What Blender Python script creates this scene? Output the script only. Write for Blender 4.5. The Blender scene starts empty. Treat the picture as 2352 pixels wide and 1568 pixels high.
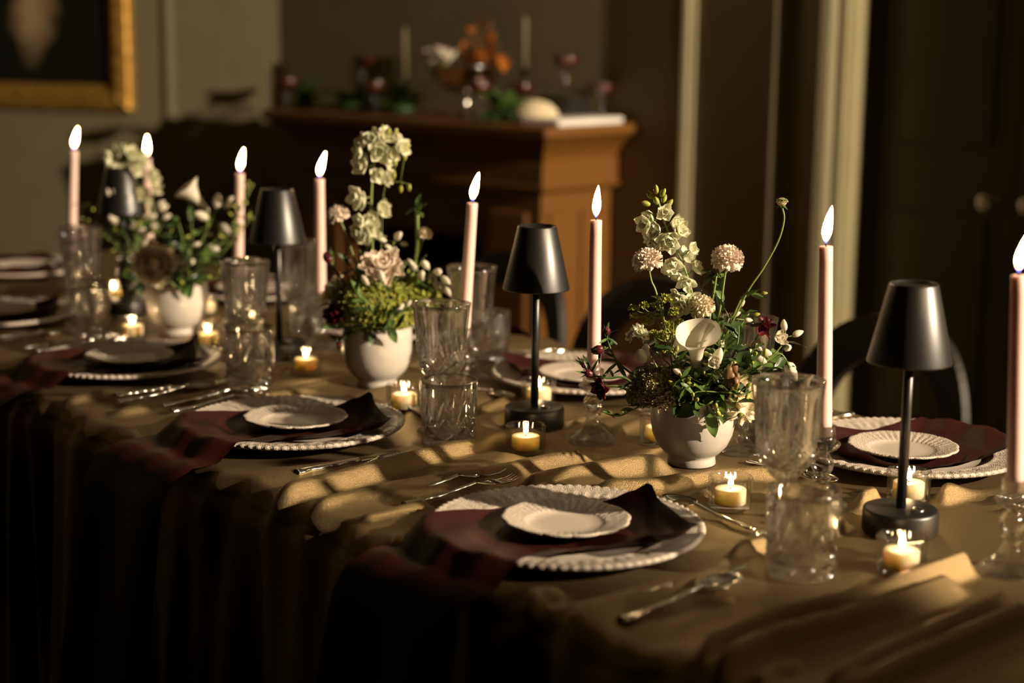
import bpy, bmesh, math, random
import numpy as np
from mathutils import Vector, Matrix, Euler, Quaternion

sc = bpy.context.scene
col = sc.collection
R = math.radians
PI = math.pi
rnd = random.Random(7)

# ------------------------------------------------------------------ camera
FPX, CX, CY, ZC = 3800.0, 1176.0, 784.0, 1.37
PITCH = math.atan(728.0 / FPX)
YAW = R(48)
ROLL = 0.012
FW = Vector((-math.sin(YAW), math.cos(YAW), 0))
RT = Vector((math.cos(YAW), math.sin(YAW), 0))
UPV = Vector((0, 0, 1))
_f = FW * math.cos(PITCH) - UPV * math.sin(PITCH)
_u = FW * math.sin(PITCH) + UPV * math.cos(PITCH)
CR = RT * math.cos(ROLL) + _u * math.sin(ROLL)
CU = _u * math.cos(ROLL) - RT * math.sin(ROLL)
CAMO = Vector((0, 0, ZC))
cam_data = bpy.data.cameras.new('camera')
cam = bpy.data.objects.new('camera', cam_data)
col.objects.link(cam)
cam.matrix_world = Matrix((
    (CR.x, CU.x, -_f.x, CAMO.x), (CR.y, CU.y, -_f.y, CAMO.y), (CR.z, CU.z, -_f.z, CAMO.z), (0, 0, 0, 1)))
cam_data.sensor_fit = 'HORIZONTAL'
cam_data.sensor_width = 36.0
cam_data.lens = 36.0 * FPX / 2352.0
cam_data.clip_start = 0.05
cam_data.dof.use_dof = True
cam_data.dof.focus_distance = 2.28
cam_data.dof.aperture_fstop = 2.2
sc.camera = cam

def at_z(px, py, z):
    d = _f + CR * ((px - CX) / FPX) - CU * ((py - CY) / FPX)
    return CAMO + d * ((z - ZC) / d.z)
def at_depth(px, py, depth):
    return CAMO + (_f + CR * ((px - CX) / FPX) - CU * ((py - CY) / FPX)) * depth
def depth_of(p):
    return (Vector(p) - CAMO).dot(_f)

# ------------------------------------------------------------------ world, lights, exposure
w = bpy.data.worlds.new('night')
sc.world = w
w.use_nodes = True
w.node_tree.nodes['Background'].inputs[0].default_value = (0.55, 0.6, 0.4, 1)
w.node_tree.nodes['Background'].inputs[1].default_value = 0.0015
vs = sc.view_settings
vs.view_transform = 'Standard'
vs.look = 'None'
vs.gamma = 1.0
vs.use_curve_mapping = False
vs.exposure = 0.0
sc.cycles.max_bounces = 8
sc.cycles.transparent_max_bounces = 14
sc.cycles.transmission_bounces = 7
sc.cycles.glossy_bounces = 3
sc.cycles.diffuse_bounces = 2
sc.cycles.sample_clamp_indirect = 4.0
sc.cycles.blur_glossy = 0.6
sc.cycles.adaptive_threshold = 0.08
sc.cycles.caustics_refractive = True
sc.cycles.caustics_reflective = False

KEY_POS = Vector((2.86, 3.80, 2.75))
KEY_AIM = Vector((-4.2, 2.3, 1.2))
ld = bpy.data.lights.new('ceiling_spot_beam', 'SPOT')
ld.energy = 3350
ld.color = (1.0, 0.79, 0.55)
ld.shadow_soft_size = 0.05
ld.spot_size = R(43.7)
ld.spot_blend = 0.07
lo = bpy.data.objects.new('ceiling_spot_beam', ld)
col.objects.link(lo)
lo.location = KEY_POS
lo.rotation_euler = (KEY_AIM - KEY_POS).to_track_quat('-Z', 'Y').to_euler()

# ------------------------------------------------------------------ helpers
def tag(o, label=None, cat=None, group=None, kind=None):
    if label: o['label'] = label
    if cat: o['category'] = cat
    if group: o['group'] = group
    if kind: o['kind'] = kind
    return o
def new_mesh(name, verts, faces, mat=None, smooth=True):
    me = bpy.data.meshes.new(name)
    me.from_pydata([tuple(v) for v in verts], [], [tuple(f) for f in faces])
    if smooth:
        me.polygons.foreach_set('use_smooth', [True] * len(me.polygons))
    if mat is not None:
        me.materials.append(mat)
    me.update()
    return me
def put(name, me, parent=None, loc=(0, 0, 0), rot=None, scale=None, mtx=None):
    o = bpy.data.objects.new(name, me)
    col.objects.link(o)
    if parent is not None: o.parent = parent
    if mtx is not None:
        o.matrix_local = mtx if parent is not None else mtx
        if parent is None: o.matrix_world = mtx
        else: o.matrix_basis = mtx
    else:
        o.location = loc
        if rot is not None: o.rotation_euler = rot
        if scale is not None:
            o.scale = (scale,) * 3 if isinstance(scale, (int, float)) else scale
    return o
def thing(name, label, cat, loc=(0, 0, 0), rz=0.0, group=None):
    o = bpy.data.objects.new(name, None)
    o.empty_display_size = 0.03
    col.objects.link(o)
    o.location = loc
    o.rotation_euler = (0, 0, rz)
    return tag(o, label, cat, group)
def copy_thing(src, label, loc, rz=0.0, group=None):
    r = src.copy(); col.objects.link(r)
    r.location = loc; r.rotation_euler = (0, 0, rz)
    r['label'] = label
    if group: r['group'] = group
    for ch in list(src.children):
        c = ch.copy(); col.objects.link(c); c.parent = r
        for g in list(ch.children):
            d = g.copy(); col.objects.link(d); d.parent = c
    return r
class MB:
    """collects verts and faces for one mesh"""
    def __init__(s): s.v = []; s.f = []
    def add(s, vs_, fs_, m=None):
        b = len(s.v)
        s.v += [m @ Vector(q) for q in vs_] if m is not None else [Vector(q) for q in vs_]
        s.f += [tuple(i + b for i in f) for f in fs_]
        return s
    def box(s, x0, x1, y0, y1, z0, z1, m=None):
        vs_ = [(x, y, z) for z in (z0, z1) for y in (y0, y1) for x in (x0, x1)]
        return s.add(vs_, [(0, 2, 3, 1), (4, 5, 7, 6), (0, 1, 5, 4), (2, 6, 7, 3), (0, 4, 6, 2), (1, 3, 7, 5)], m)
    def tube(s, pts, rad, n=6, cap=True):
        pts = [Vector(q) for q in pts]
        if isinstance(rad, (int, float)): rad = [rad] * len(pts)
        vs_, fs_ = [], []
        prev = None
        for i, q in enumerate(pts):
            t = (pts[min(i + 1, len(pts) - 1)] - pts[max(i - 1, 0)])
            t = t.normalized() if t.length > 1e-9 else Vector((0, 0, 1))
            if prev is None:
                a = t.orthogonal().normalized()
            else:
                a = (prev - t * prev.dot(t))
                a = a.normalized() if a.length > 1e-6 else t.orthogonal().normalized()
            prev = a
            b = t.cross(a)
            for k in range(n):
                an = 2 * PI * k / n
                vs_.append(q + (a * math.cos(an) + b * math.sin(an)) * rad[i])
        for i in range(len(pts) - 1):
            for k in range(n):
                k2 = (k + 1) % n
                fs_.append((i * n + k, i * n + k2, (i + 1) * n + k2, (i + 1) * n + k))
        if cap:
            fs_.append(tuple(range(n - 1, -1, -1)))
            fs_.append(tuple((len(pts) - 1) * n + k for k in range(n)))
        return s.add(vs_, fs_)
    def lathe(s, prof, n=32, disp=None, m=None):
        vs_, fs_ = [], []
        rows = []
        for i, (r, z) in enumerate(prof):
            if r < 1e-6:
                rows.append([len(vs_)]); vs_.append((0, 0, z))
            else:
                row = []
                for k in range(n):
                    th = 2 * PI * k / n
                    rr, zz = (r, z) if disp is None else disp(th, i, r, z)
                    row.append(len(vs_)); vs_.append((rr * math.cos(th), rr * math.sin(th), zz))
                rows.append(row)
        for a, b in zip(rows[:-1], rows[1:]):
            for k in range(n):
                k2 = (k + 1) % n
                if len(a) == 1 and len(b) == 1: continue
                if len(a) == 1: fs_.append((a[0], b[k2], b[k]))
                elif len(b) == 1: fs_.append((a[k], a[k2], b[0]))
                else: fs_.append((a[k], a[k2], b[k2], b[k]))
        return s.add(vs_, fs_, m)
    def ball(s, c, r, n=8, rows=5, sq=(1, 1, 1), m=None):
        prof = [(math.sin(PI * i / rows), -math.cos(PI * i / rows)) for i in range(rows + 1)]
        prof[0] = (0, -1); prof[-1] = (0, 1)
        mm = Matrix.Translation(Vector(c)) @ Matrix.Diagonal((r * sq[0], r * sq[1], r * sq[2], 1))
        if m is not None: mm = m @ mm
        return s.lathe(prof, n, None, mm)
    def mesh(s, name, mat=None, smooth=True):
        return new_mesh(name, s.v, s.f, mat, smooth)
def bevel_mesh(me, width, seg=2):
    bm = bmesh.new(); bm.from_mesh(me)
    bmesh.ops.bevel(bm, geom=list(bm.edges), offset=width, segments=seg, affect='EDGES', profile=0.5)
    bm.to_mesh(me); bm.free()
    return me
def frame_mtx(origin, zdir, spin=0.0, scale=1.0):
    z = Vector(zdir).normalized()
    q = Vector((0, 0, 1)).rotation_difference(z)
    s = Matrix.Diagonal((scale, scale, scale, 1)) if isinstance(scale, (int, float)) else Matrix.Diagonal((*scale, 1))
    return Matrix.Translation(Vector(origin)) @ q.to_matrix().to_4x4() @ Matrix.Rotation(spin, 4, 'Z') @ s
def bez(p0, p1, p2, n=8):
    p0, p1, p2 = Vector(p0), Vector(p1), Vector(p2)
    return [p0 * (1 - t) ** 2 + p1 * 2 * t * (1 - t) + p2 * t * t for t in [i / n for i in range(n + 1)]]

# ------------------------------------------------------------------ materials
def mat_base(name):
    m = bpy.data.materials.new(name)
    m.use_nodes = True
    nt = m.node_tree
    return m, nt, nt.nodes['Principled BSDF'], nt.nodes['Material Output']
def mat(name, c1, c2=None, rough=0.5, scale=40.0, metal=0.0, spec=0.5, bump=0.0, bscale=200.0, sheen=0.0, coat=0.0, coat_rough=0.08,
        sss=0.0, sss_scale=0.012, transl=0.0, detail=3.0, aniso=0.0, stretch=None):
    m, nt, b, out = mat_base(name)
    N, L = nt.nodes, nt.links
    tc = N.new('ShaderNodeTexCoord')
    nz = N.new('ShaderNodeTexNoise')
    nz.inputs['Scale'].default_value = scale
    nz.inputs['Detail'].default_value = detail
    src = tc.outputs['Object']
    if stretch:
        mp = N.new('ShaderNodeMapping'); mp.inputs['Scale'].default_value = stretch
        L.new(src, mp.inputs[0]); src = mp.outputs[0]
    L.new(src, nz.inputs['Vector'])
    cr = N.new('ShaderNodeValToRGB')
    cr.color_ramp.elements[0].position = 0.3
    cr.color_ramp.elements[1].position = 0.7
    cr.color_ramp.elements[0].color = (*c1, 1)
    cr.color_ramp.elements[1].color = (*(c2 or c1), 1)
    L.new(nz.outputs['Fac'], cr.inputs[0])
    L.new(cr.outputs[0], b.inputs['Base Color'])
    b.inputs['Roughness'].default_value = rough
    b.inputs['Metallic'].default_value = metal
    b.inputs['Specular IOR Level'].default_value = spec
    if sheen:
        b.inputs['Sheen Weight'].default_value = sheen
        b.inputs['Sheen Roughness'].default_value = 0.35
    if coat:
        b.inputs['Coat Weight'].default_value = coat
        b.inputs['Coat Roughness'].default_value = coat_rough
    if sss:
        b.inputs['Subsurface Weight'].default_value = sss
        b.inputs['Subsurface Radius'].default_value = (1.0, 0.72, 0.5)
        b.inputs['Subsurface Scale'].default_value = sss_scale
    if aniso: b.inputs['Anisotropic'].default_value = aniso
    if bump:
        n2 = N.new('ShaderNodeTexNoise'); n2.inputs['Scale'].default_value = bscale; n2.inputs['Detail'].default_value = 3
        L.new(src, n2.inputs['Vector'])
        bp = N.new('ShaderNodeBump'); bp.inputs['Strength'].default_value = bump; bp.inputs['Distance'].default_value = 0.002
        L.new(n2.outputs['Fac'], bp.inputs['Height'])
        L.new(bp.outputs[0], b.inputs['Normal'])
    if transl:
        t = N.new('ShaderNodeBsdfTranslucent'); L.new(cr.outputs[0], t.inputs[0])
        mx = N.new('ShaderNodeMixShader'); mx.inputs[0].default_value = transl
        L.new(b.outputs[0], mx.inputs[1]); L.new(t.outputs[0], mx.inputs[2]); L.new(mx.outputs[0], out.inputs[0])
    return m
def glass_mat(name, transp, rough=0.02, tint=(1, 1, 1), ior=1.5):
    m, nt, b, out = mat_base(name)
    N, L = nt.nodes, nt.links
    N.remove(b)
    g = N.new('ShaderNodeBsdfGlass'); g.inputs['IOR'].default_value = ior; g.inputs['Roughness'].default_value = rough
    g.inputs['Color'].default_value = (*tint, 1)
    t = N.new('ShaderNodeBsdfTransparent'); t.inputs[0].default_value = (*tint, 1)
    nz = N.new('ShaderNodeTexNoise'); nz.inputs['Scale'].default_value = 60
    tc = N.new('ShaderNodeTexCoord'); L.new(tc.outputs['Object'], nz.inputs['Vector'])
    mr = N.new('ShaderNodeMapRange')
    mr.inputs['To Min'].default_value = transp - 0.06; mr.inputs['To Max'].default_value = transp + 0.06
    L.new(nz.outputs['Fac'], mr.inputs['Value'])
    mx = N.new('ShaderNodeMixShader'); L.new(mr.outputs[0], mx.inputs[0])
    L.new(g.outputs[0], mx.inputs[1]); L.new(t.outputs[0], mx.inputs[2])
    gl = N.new('ShaderNodeBsdfGlossy'); gl.inputs['Roughness'].default_value = 0.05
    lw = N.new('ShaderNodeLayerWeight'); lw.inputs['Blend'].default_value = 0.5
    pw = N.new('ShaderNodeMath'); pw.operation = 'POWER'; pw.inputs[1].default_value = 3.0; L.new(lw.outputs['Facing'], pw.inputs[0])
    fr = N.new('ShaderNodeMapRange'); fr.inputs['To Min'].default_value = 0.05; fr.inputs['To Max'].default_value = 0.7; L.new(pw.outputs[0], fr.inputs['Value'])
    m2 = N.new('ShaderNodeMixShader'); L.new(fr.outputs[0], m2.inputs[0]); L.new(mx.outputs[0], m2.inputs[1]); L.new(gl.outputs[0], m2.inputs[2])
    L.new(m2.outputs[0], out.inputs[0])
    return m
def thin_glass(name, rough=0.09, ior=1.5):
    m, nt, b, out = mat_base(name)
    N, L = nt.nodes, nt.links
    N.remove(b)
    t = N.new('ShaderNodeBsdfTransparent'); t.inputs[0].default_value = (0.96, 0.95, 0.93, 1)
    g = N.new('ShaderNodeBsdfGlossy'); g.inputs['Roughness'].default_value = rough
    lw = N.new('ShaderNodeLayerWeight'); lw.inputs['Blend'].default_value = 0.5
    pw = N.new('ShaderNodeMath'); pw.operation = 'POWER'; pw.inputs[1].default_value = 3.0
    L.new(lw.outputs['Facing'], pw.inputs[0])
    fr = N.new('ShaderNodeMapRange'); fr.inputs['To Min'].default_value = 0.09; fr.inputs['To Max'].default_value = 0.9
    L.new(pw.outputs[0], fr.inputs['Value'])
    nz = N.new('ShaderNodeTexNoise'); nz.inputs['Scale'].default_value = 90
    tc = N.new('ShaderNodeTexCoord'); L.new(tc.outputs['Object'], nz.inputs['Vector'])
    bp = N.new('ShaderNodeBump'); bp.inputs['Strength'].default_value = 0.1; bp.inputs['Distance'].default_value = 0.001
    L.new(nz.outputs['Fac'], bp.inputs['Height']); L.new(bp.outputs[0], g.inputs['Normal']); L.new(bp.outputs[0], lw.inputs['Normal'])
    mx = N.new('ShaderNodeMixShader'); L.new(fr.outputs[0], mx.inputs[0])
    L.new(t.outputs[0], mx.inputs[1]); L.new(g.outputs[0], mx.inputs[2]); L.new(mx.outputs[0], out.inputs[0])
    return m
def flame_mat(name, strength, zlo, zhi):
    m, nt, b, out = mat_base(name)
    N, L = nt.nodes, nt.links
    N.remove(b)
    tc = N.new('ShaderNodeTexCoord'); sp = N.new('ShaderNodeSeparateXYZ'); L.new(tc.outputs['Object'], sp.inputs[0])
    mr = N.new('ShaderNodeMapRange'); mr.inputs['From Min'].default_value = zlo; mr.inputs['From Max'].default_value = zhi
    L.new(sp.outputs['Z'], mr.inputs['Value'])
    cr = N.new('ShaderNodeValToRGB')
    e = cr.color_ramp.elements
    e[0].position = 0.0; e[0].color = (0.002, 0.003, 0.03, 1)
    e[1].position = 1.0; e[1].color = (1.0, 0.62, 0.26, 1)
    x = e.new(0.10); x.color = (0.012, 0.012, 0.05, 1)
    x = e.new(0.26); x.color = (0.45, 0.22, 0.07, 1)
    x = e.new(0.45); x.color = (1.0, 0.72, 0.38, 1)
    L.new(mr.outputs[0], cr.inputs[0])
    em = N.new('ShaderNodeEmission'); em.inputs[1].default_value = strength
    L.new(cr.outputs[0], em.inputs[0]); L.new(em.outputs[0], out.inputs[0])
    return m
def porcelain(name, lace_r0, lace_r1):
    """white glazed ware, fine moulded lace relief between two radii"""
    m, nt, b, out = mat_base(name)
    N, L = nt.nodes, nt.links
    b.inputs['Base Color'].default_value = (0.53, 0.45, 0.375, 1)
    b.inputs['Roughness'].default_value = 0.3
    tc = N.new('ShaderNodeTexCoord')
    vo = N.new('ShaderNodeTexVoronoi'); vo.inputs['Scale'].default_value = 400; vo.feature = 'DISTANCE_TO_EDGE'
    L.new(tc.outputs['Object'], vo.inputs['Vector'])
    sp = N.new('ShaderNodeSeparateXYZ'); L.new(tc.outputs['Object'], sp.inputs[0])
    cb = N.new('ShaderNodeCombineXYZ'); L.new(sp.outputs['X'], cb.inputs['X']); L.new(sp.outputs['Y'], cb.inputs['Y'])
    ln = N.new('ShaderNodeVectorMath'); ln.operation = 'LENGTH'; L.new(cb.outputs[0], ln.inputs[0])
    r1 = N.new('ShaderNodeMapRange'); r1.inputs['From Min'].default_value = lace_r0; r1.inputs['From Max'].default_value = lace_r0 + 0.004
    L.new(ln.outputs['Value'], r1.inputs['Value'])
    mul = N.new('ShaderNodeMath'); mul.operation = 'MULTIPLY'
    L.new(vo.outputs['Distance'], mul.inputs[0]); L.new(r1.outputs[0], mul.inputs[1])
    bp = N.new('ShaderNodeBump'); bp.inputs['Strength'].default_value = 0.6; bp.inputs['Distance'].default_value = 0.003
    L.new(mul.outputs[0], bp.inputs['Height']); L.new(bp.outputs[0], b.inputs['Normal'])
    return m

M = {}
M['cloth'] = mat('gold_satin', (0.255, 0.178, 0.082), (0.385, 0.278, 0.14), rough=0.43, scale=900, metal=0.94, spec=0.5, bump=0.6, bscale=1100, detail=1)
M['napkin'] = mat('burgundy_satin', (0.024, 0.0045, 0.004), (0.034, 0.006, 0.005), rough=0.46, scale=400, spec=0.22, bump=0.1, bscale=900)
M['charger'] = porcelain('lace_porcelain', 0.112, 0.16)
M['bread'] = porcelain('lace_porcelain_small', 0.047, 0.075)
M['ceramic'] = mat('off_white_ceramic', (0.47, 0.42, 0.37), (0.53, 0.48, 0.43), rough=0.38, scale=55, bump=0.06, bscale=120, coat=0.25)
M['crystal'] = glass_mat('cut_crystal', 0.50)
M['stick_glass'] = glass_mat('pressed_glass', 0.60, 0.03)
M['votive_glass'] = thin_glass('ribbed_votive_glass', ior=1.7)
M['coupe_glass'] = thin_glass('thin_coupe_glass')
M['taper'] = mat('blush_wax', (0.74, 0.535, 0.47), (0.78, 0.575, 0.51), rough=0.5, scale=30, sss=0.35)
M['wax'] = mat('ivory_wax', (0.92, 0.74, 0.50), (0.95, 0.78, 0.55), rough=0.5, scale=30, sss=0.7, sss_scale=0.04)
M['wick'] = mat('burnt_wick', (0.01, 0.008, 0.006), rough=0.9)
M['flame'] = flame_mat('taper_flame', 85, -0.003, 0.045)
M['vflame'] = flame_mat('votive_flame', 170, -0.002, 0.016)
M['black'] = mat('satin_black_metal', (0.006, 0.0055, 0.005), (0.008, 0.0075, 0.007), rough=0.40, scale=300, spec=0.75, bump=0.03, bscale=900)
M['lamp_button'] = mat('steel_touch_button', (0.7, 0.7, 0.75), rough=0.18, metal=1.0)
M['shade_in'] = mat('shade_white_lining', (0.03, 0.028, 0.025), rough=0.7)
M['silver'] = mat('polished_silver', (0.72, 0.68, 0.60), (0.8, 0.76, 0.68), rough=0.16, metal=1.0, scale=150)
M['wood'] = mat('oak_brown_wood', (0.115, 0.047, 0.008), (0.165, 0.070, 0.012), rough=0.45, scale=6, stretch=(2, 14, 14), bump=0.12, bscale=30)
M['black_wood'] = mat('black_chair_lacquer', (0.006, 0.0055, 0.005), (0.009, 0.008, 0.007), rough=0.45, scale=80)
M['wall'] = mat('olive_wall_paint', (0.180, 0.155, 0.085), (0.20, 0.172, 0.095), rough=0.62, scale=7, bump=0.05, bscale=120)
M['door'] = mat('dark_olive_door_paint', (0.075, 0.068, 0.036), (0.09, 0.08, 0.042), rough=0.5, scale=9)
M['floor'] = mat('dark_floorboards', (0.03, 0.018, 0.009), (0.05, 0.028, 0.013), rough=0.5, scale=5, stretch=(1, 12, 1))
M['plaster'] = mat('ceiling_plaster', (0.20, 0.18, 0.13), (0.23, 0.2, 0.15), rough=0.8, scale=5)
M['gilt'] = mat('old_gilt_frame', (0.33, 0.17, 0.03), (0.62, 0.36, 0.07), rough=0.42, metal=0.6, scale=35, bump=0.4, bscale=90)
M['firebox'] = mat('sooty_brick', (0.012, 0.010, 0.008), (0.02, 0.016, 0.013), rough=0.9, scale=12)
M['paper'] = mat('white_card', (0.72, 0.68, 0.64), (0.76, 0.72, 0.68), rough=0.7, scale=20)
M['red_drink'] = mat('red_cocktail', (0.10, 0.010, 0.004), (0.14, 0.016, 0.006), rough=0.3, scale=20)
M['leaf'] = mat('leaf_green', (0.065, 0.125, 0.026), (0.11, 0.19, 0.042), rough=0.42, scale=70, transl=0.25)
M['leaf_dark'] = mat('leaf_deep_green', (0.026, 0.055, 0.016), (0.045, 0.085, 0.024), rough=0.38, scale=70, transl=0.18)
M['stem'] = mat('stem_green', (0.14, 0.20, 0.045), (0.20, 0.26, 0.07), rough=0.5, scale=50)
M['lime'] = mat('lime_floret', (0.30, 0.33, 0.05), (0.44, 0.44, 0.09), rough=0.55, scale=90, transl=0.2)
M['olive_seed'] = mat('olive_brown_floret', (0.30, 0.27, 0.13), (0.44, 0.39, 0.20), rough=0.6, scale=90)
M['white_petal'] = mat('white_petal', (0.80, 0.74, 0.60), (0.86, 0.80, 0.66), rough=0.5, scale=60, transl=0.35)
M['green_petal'] = mat('greenish_white_petal', (0.80, 0.80, 0.52), (0.92, 0.90, 0.76), rough=0.5, scale=90, transl=0.35)
M['cream_petal'] = mat('cream_petal', (0.90, 0.78, 0.54), (0.95, 0.86, 0.66), rough=0.5, scale=60, transl=0.35)
M['pink_petal'] = mat('blush_cream_petal', (0.88, 0.72, 0.58), (0.95, 0.84, 0.72), rough=0.55, scale=110, transl=0.3)
M['wine_petal'] = mat('burgundy_petal', (0.065, 0.006, 0.010), (0.14, 0.014, 0.016), rough=0.4, scale=70, transl=0.2)
M['brown_pod'] = mat('brown_pod', (0.10, 0.045, 0.016), (0.18, 0.09, 0.03), rough=0.5, scale=60)
M['orange_leaf'] = mat('burnt_orange_leaf', (0.45, 0.13, 0.02), (0.55, 0.19, 0.03), rough=0.5, scale=40, transl=0.2)
M['bulb'] = flame_mat('sconce_bulb', 6, -0.2, -0.1)
M['shaded_wax'] = mat('shaded_ivory_wax', (0.10, 0.085, 0.035), (0.12, 0.10, 0.045), rough=0.6)  # pale mantel tapers, colour darkened to stand in for shade

# ------------------------------------------------------------------ room shell (its own frame, turned 6 degrees; the left wall is canted 24 more)
WROT = R(6)
LROT = R(30)
CORNER = at_z(1255, 294, 1.07)
WN = Vector((math.sin(WROT), -math.cos(WROT), 0))
WX = Vector((math.cos(WROT), math.sin(WROT), 0))
W0 = CORNER - WN * 0.44
W0.z = 0
def wl(p):                       # world point to wall frame (x to the right, y into the wall)
    q = Vector(p) - W0
    return Vector((q.dot(WX), -q.dot(WN), q.z))
def wroom(name, me, kind='structure'):
    o = put(name, me, None, W0, (0, 0, WROT))
    if kind: o['kind'] = kind
    return o
def prism(outline, y0, y1):
    n = len(outline)
    vs_ = [(x, y0, z) for x, z in outline] + [(x, y1, z) for x, z in outline]
    fs_ = [tuple(range(n)), tuple(range(2 * n - 1, n - 1, -1))]
    for i in range(n):
        j = (i + 1) % n
        fs_.append((j, i, i + n, j + n))
    return MB().add(vs_, fs_)
XL, XR, YF, HC = -1.736, 7.4, -8.2, 3.3
D0, D1, DM, DH = 0.755, 1.62, 1.19, 2.15
K0 = W0 + WX * XL                  # the corner where the two walls meet
LX = Vector((math.cos(LROT), math.sin(LROT), 0))
LN = Vector((math.sin(LROT), -math.cos(LROT), 0))
wroom('wall_back', prism([(XL, 0), (D0, 0), (D0, DH), (D1, DH), (D1, 0), (XR, 0), (XR, HC), (XL, HC)], 0, 0.3).mesh('wall_back', M['wall'], False))
wlft = put('wall_left', MB().box(-4.2, 0, 0, 0.3, 0, HC).mesh('wall_left', M['wall'], False), None, K0, (0, 0, LROT)); wlft['kind'] = 'structure'
wroom('wall_right', MB().box(XR, XR + 0.2, YF, 0.3, 0, HC).mesh('wall_right', M['wall'], False))
wroom('wall_front', MB().box(XL - 3.9, XR + 0.2, YF - 0.2, YF, 0, HC).mesh('wall_front', M['wall'], False))
wroom('wall_end', MB().box(XL - 3.9, XL - 3.7, YF, -1.3, 0, HC).mesh('wall_end', M['wall'], False))
wroom('ceiling', MB().box(XL - 3.9, XR + 0.2, YF - 0.2, 0.3, HC, HC + 0.1).mesh('ceiling', M['plaster'], False))
fl = wroom('floor', MB().box(XL - 3.9, XR + 0.2, YF - 0.2, 0.3, -0.1, -0.012).mesh('floor', M['floor'], False))
board = MB().box(-0.0675, 0.0675, -3.2, 3.2, -0.012, 0.0).mesh('floorboard', M['floor'], False)
for i in range(44):
    put('floorboard', board, fl, (-5.4 + i * 0.14, -3.3 + 0.0 * (i % 2), 0.0))
wroom('baseboard_back', MB().box(XL, D0 - 0.14, -0.03, 0, 0, 0.18).mesh('baseboard_back', M['wall'], False))
def strip(name, x0, x1, z0, z1, d):
    """a vertical moulding with a stepped, rounded section"""
    xs = [x0, x0, x0 + (x1 - x0) * .18, x0 + (x1 - x0) * .3, (x0 + x1) / 2, x0 + (x1 - x0) * .7, x0 + (x1 - x0) * .82, x1, x1]
    ds = [0, -d * .55, -d * .6, -d * .9, -d, -d * .9, -d * .6, -d * .55, 0]
    vs_ = [(x, y, z0) for x, y in zip(xs, ds)] + [(x, y, z1) for x, y in zip(xs, ds)]
    n = len(xs)
    fs_ = [(i, i + 1, i + 1 + n, i + n) for i in range(n - 1)] + [tuple(range(n - 1, -1, -1)), tuple(range(n, 2 * n))]
    return wroom(name, MB().add(vs_, fs_).mesh(name, M['wall'], False))
strip('trim_1', 0.160, 0.220, 0.18, 2.9, 0.035)
strip('trim_2', 0.490, 0.550, 0.18, 2.9, 0.035)
strip('trim_3', 0.615, 0.750, 0, 2.28, 0.05)
strip('trim_4', 1.625, 1.76, 0, 2.28, 0.05)
t5 = strip('trim_5', -0.50, -0.455, 0.18, 2.9, 0.014); t5.location = K0; t5.rotation_euler = (0, 0, LROT)
# wall mouldings across the panel tops, above the picture
wroom('trim_6', MB().box(0.221, 0.489, -0.03, 0, 2.84, 2.9).mesh('trim_6', M['wall'], False))
# double doors set back in the opening
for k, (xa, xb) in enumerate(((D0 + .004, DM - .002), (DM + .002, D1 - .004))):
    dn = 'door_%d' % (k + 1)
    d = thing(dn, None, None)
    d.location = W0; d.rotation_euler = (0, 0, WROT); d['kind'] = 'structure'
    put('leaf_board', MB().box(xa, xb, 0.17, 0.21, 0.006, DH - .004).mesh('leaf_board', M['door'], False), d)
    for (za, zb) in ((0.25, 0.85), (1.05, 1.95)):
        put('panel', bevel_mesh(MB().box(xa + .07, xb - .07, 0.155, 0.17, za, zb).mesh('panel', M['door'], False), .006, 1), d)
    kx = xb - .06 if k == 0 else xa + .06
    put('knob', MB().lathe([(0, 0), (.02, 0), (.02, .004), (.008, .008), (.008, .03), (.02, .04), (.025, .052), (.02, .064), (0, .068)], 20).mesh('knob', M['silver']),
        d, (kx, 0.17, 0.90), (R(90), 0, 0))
# wall sconce above the panel, it lights the wall around it
sx = 0.36
sc_o = thing('wall_sconce', 'small brass wall sconce above the panel beside the fireplace', 'sconce', W0 + WX * sx + Vector((0, 0, 2.16)), WROT)
put('backplate', MB().lathe([(0, 0), (.05, 0), (.05, .008), (.03, .016), (0, .018)], 24).mesh('backplate', M['gilt']), sc_o, (0, 0, 0), (R(90), 0, 0))
put('arm', MB().tube(bez((0, -.015, 0), (0, -.14, -.04), (0, -.13, .05)), .007, 8).mesh('arm', M['gilt']), sc_o)
put('shade', MB().lathe([(.055, -.06), (.04, .06), (.038, .06), (.053, -.06)], 28).mesh('shade', M['paper']), sc_o, (0, -.13, .09))
put('bulb', MB().ball((0, 0, 0), .018, 12, 8).mesh('bulb', M['bulb']), sc_o, (0, -.13, .07))
pl = bpy.data.lights.new('sconce_light', 'POINT'); pl.energy = 9.0; pl.color = (1.0, 0.68, 0.34); pl.shadow_soft_size = 0.02
plo = bpy.data.objects.new('sconce_light', pl); col.objects.link(plo); plo.location = W0 + WX * sx + WN * 0.13 + Vector((0, 0, 2.17))
# the ceiling spotlight fixture the beam comes from
kf = thing('ceiling_spotlight', 'black ceiling spotlight can aimed across the table', 'spotlight', (KEY_POS.x, KEY_POS.y, HC))
put('stem', MB().tube([(0, 0, 0), (0, 0, -0.2)], .012, 8).mesh('stem', M['black']), kf)
ax = (KEY_POS - KEY_AIM).normalized()
put('can', MB().lathe([(0, .16), (.07, .16), (.08, .14), (.08, .02), (.075, .02), (.075, .13), (0, .14)], 24).mesh('can', M['black']), kf,
    mtx=frame_mtx(Vector((0, 0, KEY_POS.z - HC)), ax))

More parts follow.
